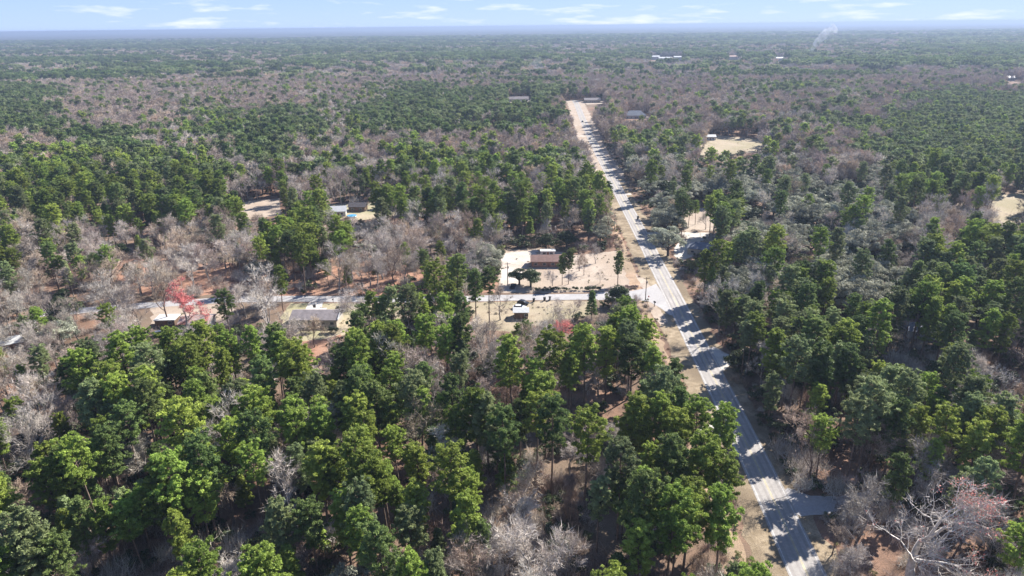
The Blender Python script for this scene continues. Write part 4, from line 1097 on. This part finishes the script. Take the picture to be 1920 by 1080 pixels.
shrub('broad dark shrub at right front of the grey house', 620, 624, 5, 2, 2.2, 'shrub_leaves', 4)
shrub('low dark hedge along the yard above the side street', 1065, 545, 26, 1.5, 1.6, 'shrub_leaves', 5, 'hedge', 'hedge')
shrub('short bank of brush left of the junction', 1180, 541, 7, 1.5, 1.3, 'dry_vines', 6)
shrub('yellow-olive bush beside the side street near the junction', 1150, 574, 6, 5, 5.5, 'olive_leaves', 7)
shrub('yellow-olive bush on the right verge below oak', 1302, 510, 7, 5, 7, 'olive_leaves', 8)
shrub('yellowish bush in the bare woods above the street', 706, 520, 3, 3, 5, 'olive_leaves', 9)
# vine-wrapped trunk in the near woods
def vine_tree(label, px, py, h, seed):
    rs = np.random.RandomState(seed); x, y = G(px, py); e = empty('vine_covered_trunk', (x, y, 0)); tagit(e, label, 'tree trunk')
    T = Tube(6); T.add([(0, 0, 0), (.2, .1, h)], [.35, .2]); tv, tf = T.arrays()
    link(bpy.data.objects.new('trunk', np_mesh('trunk', tv, [tf], None, [M('bark_pine')])), e)
    n = 260; S = rs.normal(size=(n, 3)) * np.array([.7, .7, 0]); S[:, 2] = rs.rand(n) * h; S[:, :2] *= (1.3 - S[:, 2:3] / h * .6)
    v_, f_, t_ = twigs(rs, S, np.tile([0, 0, -1.0], (n, 1)), 26, 1.0, .07, .35)
    link(bpy.data.objects.new('vines', np_mesh('vines', v_, [f_], None, [M('dry_vines')], tint=t_)), e)
vine_tree('thick trunk wrapped in brown vines left of the near pine cluster', 1068, 985, 13, 1)
vine_tree('shorter vine-wrapped trunk in the lower centre brush', 1010, 930, 9, 2)

# smoke plumes
def smoke(label, px, py, w_, h, lean, dens):
    x, y = G(px, py); T = Tube(12)
    T.add([np.array([lean * t * t * h, 0, 10 + h * t]) for t in np.linspace(0, 1, 7)], [w_ * (.15 + t) for t in np.linspace(0, 1, 7)])
    v_, f_ = T.arrays(); v_ = v_ + np.array([x, y, 0])
    bm = bmesh.new(); vs = [bm.verts.new(p) for p in v_]
    for q in f_: bm.faces.new([vs[i] for i in q])
    bm.faces.new(vs[:12][::-1]); bm.faces.new(vs[-12:])
    me = bpy.data.meshes.new('smoke'); bm.to_mesh(me); bm.free()
    m = bpy.data.materials.new('smoke'); m.use_nodes = True; nt = m.node_tree; nt.nodes.remove(nt.nodes['Principled BSDF'])
    pv = nn(nt, 'ShaderNodeVolumePrincipled'); nz2 = nn(nt, 'ShaderNodeTexNoise'); nz2.inputs['Scale'].default_value = .07; g2 = nn(nt, 'ShaderNodeNewGeometry'); nt.links.new(g2.outputs['Position'], nz2.inputs['Vector'])
    mr2 = nn(nt, 'ShaderNodeMapRange'); mr2.inputs['From Min'].default_value = .45; mr2.inputs['From Max'].default_value = .7; mr2.inputs['To Max'].default_value = dens
    nt.links.new(nz2.outputs['Fac'], mr2.inputs['Value']); nt.links.new(mr2.outputs['Result'], pv.inputs['Density']); pv.inputs['Color'].default_value = (.9, .93, 1, 1)
    nt.links.new(pv.outputs[0], nt.nodes['Material Output'].inputs['Volume']); me.materials.append(m)
    tagit(link(bpy.data.objects.new('smoke_plume', me)), label, 'smoke', kind='stuff')
smoke('thin white smoke plume rising from the distant woods at right', 1520, 108,  16, 75, .8, .10)
smoke('faint low smoke drifting over the woods near centre', 985, 150, 12, 22, 1.5, .012)

# ------------------------------------------------------------ haze
bm = bmesh.new(); bx(bm, -36000, 36000, -3000, 36000, -1.0, 104.0)
me = bpy.data.meshes.new('haze'); bm.to_mesh(me); bm.free()
m = bpy.data.materials.new('haze'); m.use_nodes = True; nt = m.node_tree; nt.nodes.remove(nt.nodes['Principled BSDF'])
pv = nn(nt, 'ShaderNodeVolumePrincipled'); pv.inputs['Density'].default_value = 1.4e-4; pv.inputs['Color'].default_value = (.34, .43, .60, 1); pv.inputs['Anisotropy'].default_value = 0.2
nt.links.new(pv.outputs[0], nt.nodes['Material Output'].inputs['Volume']); me.materials.append(m)
tagit(link(bpy.data.objects.new('haze', me)), kind='stuff')
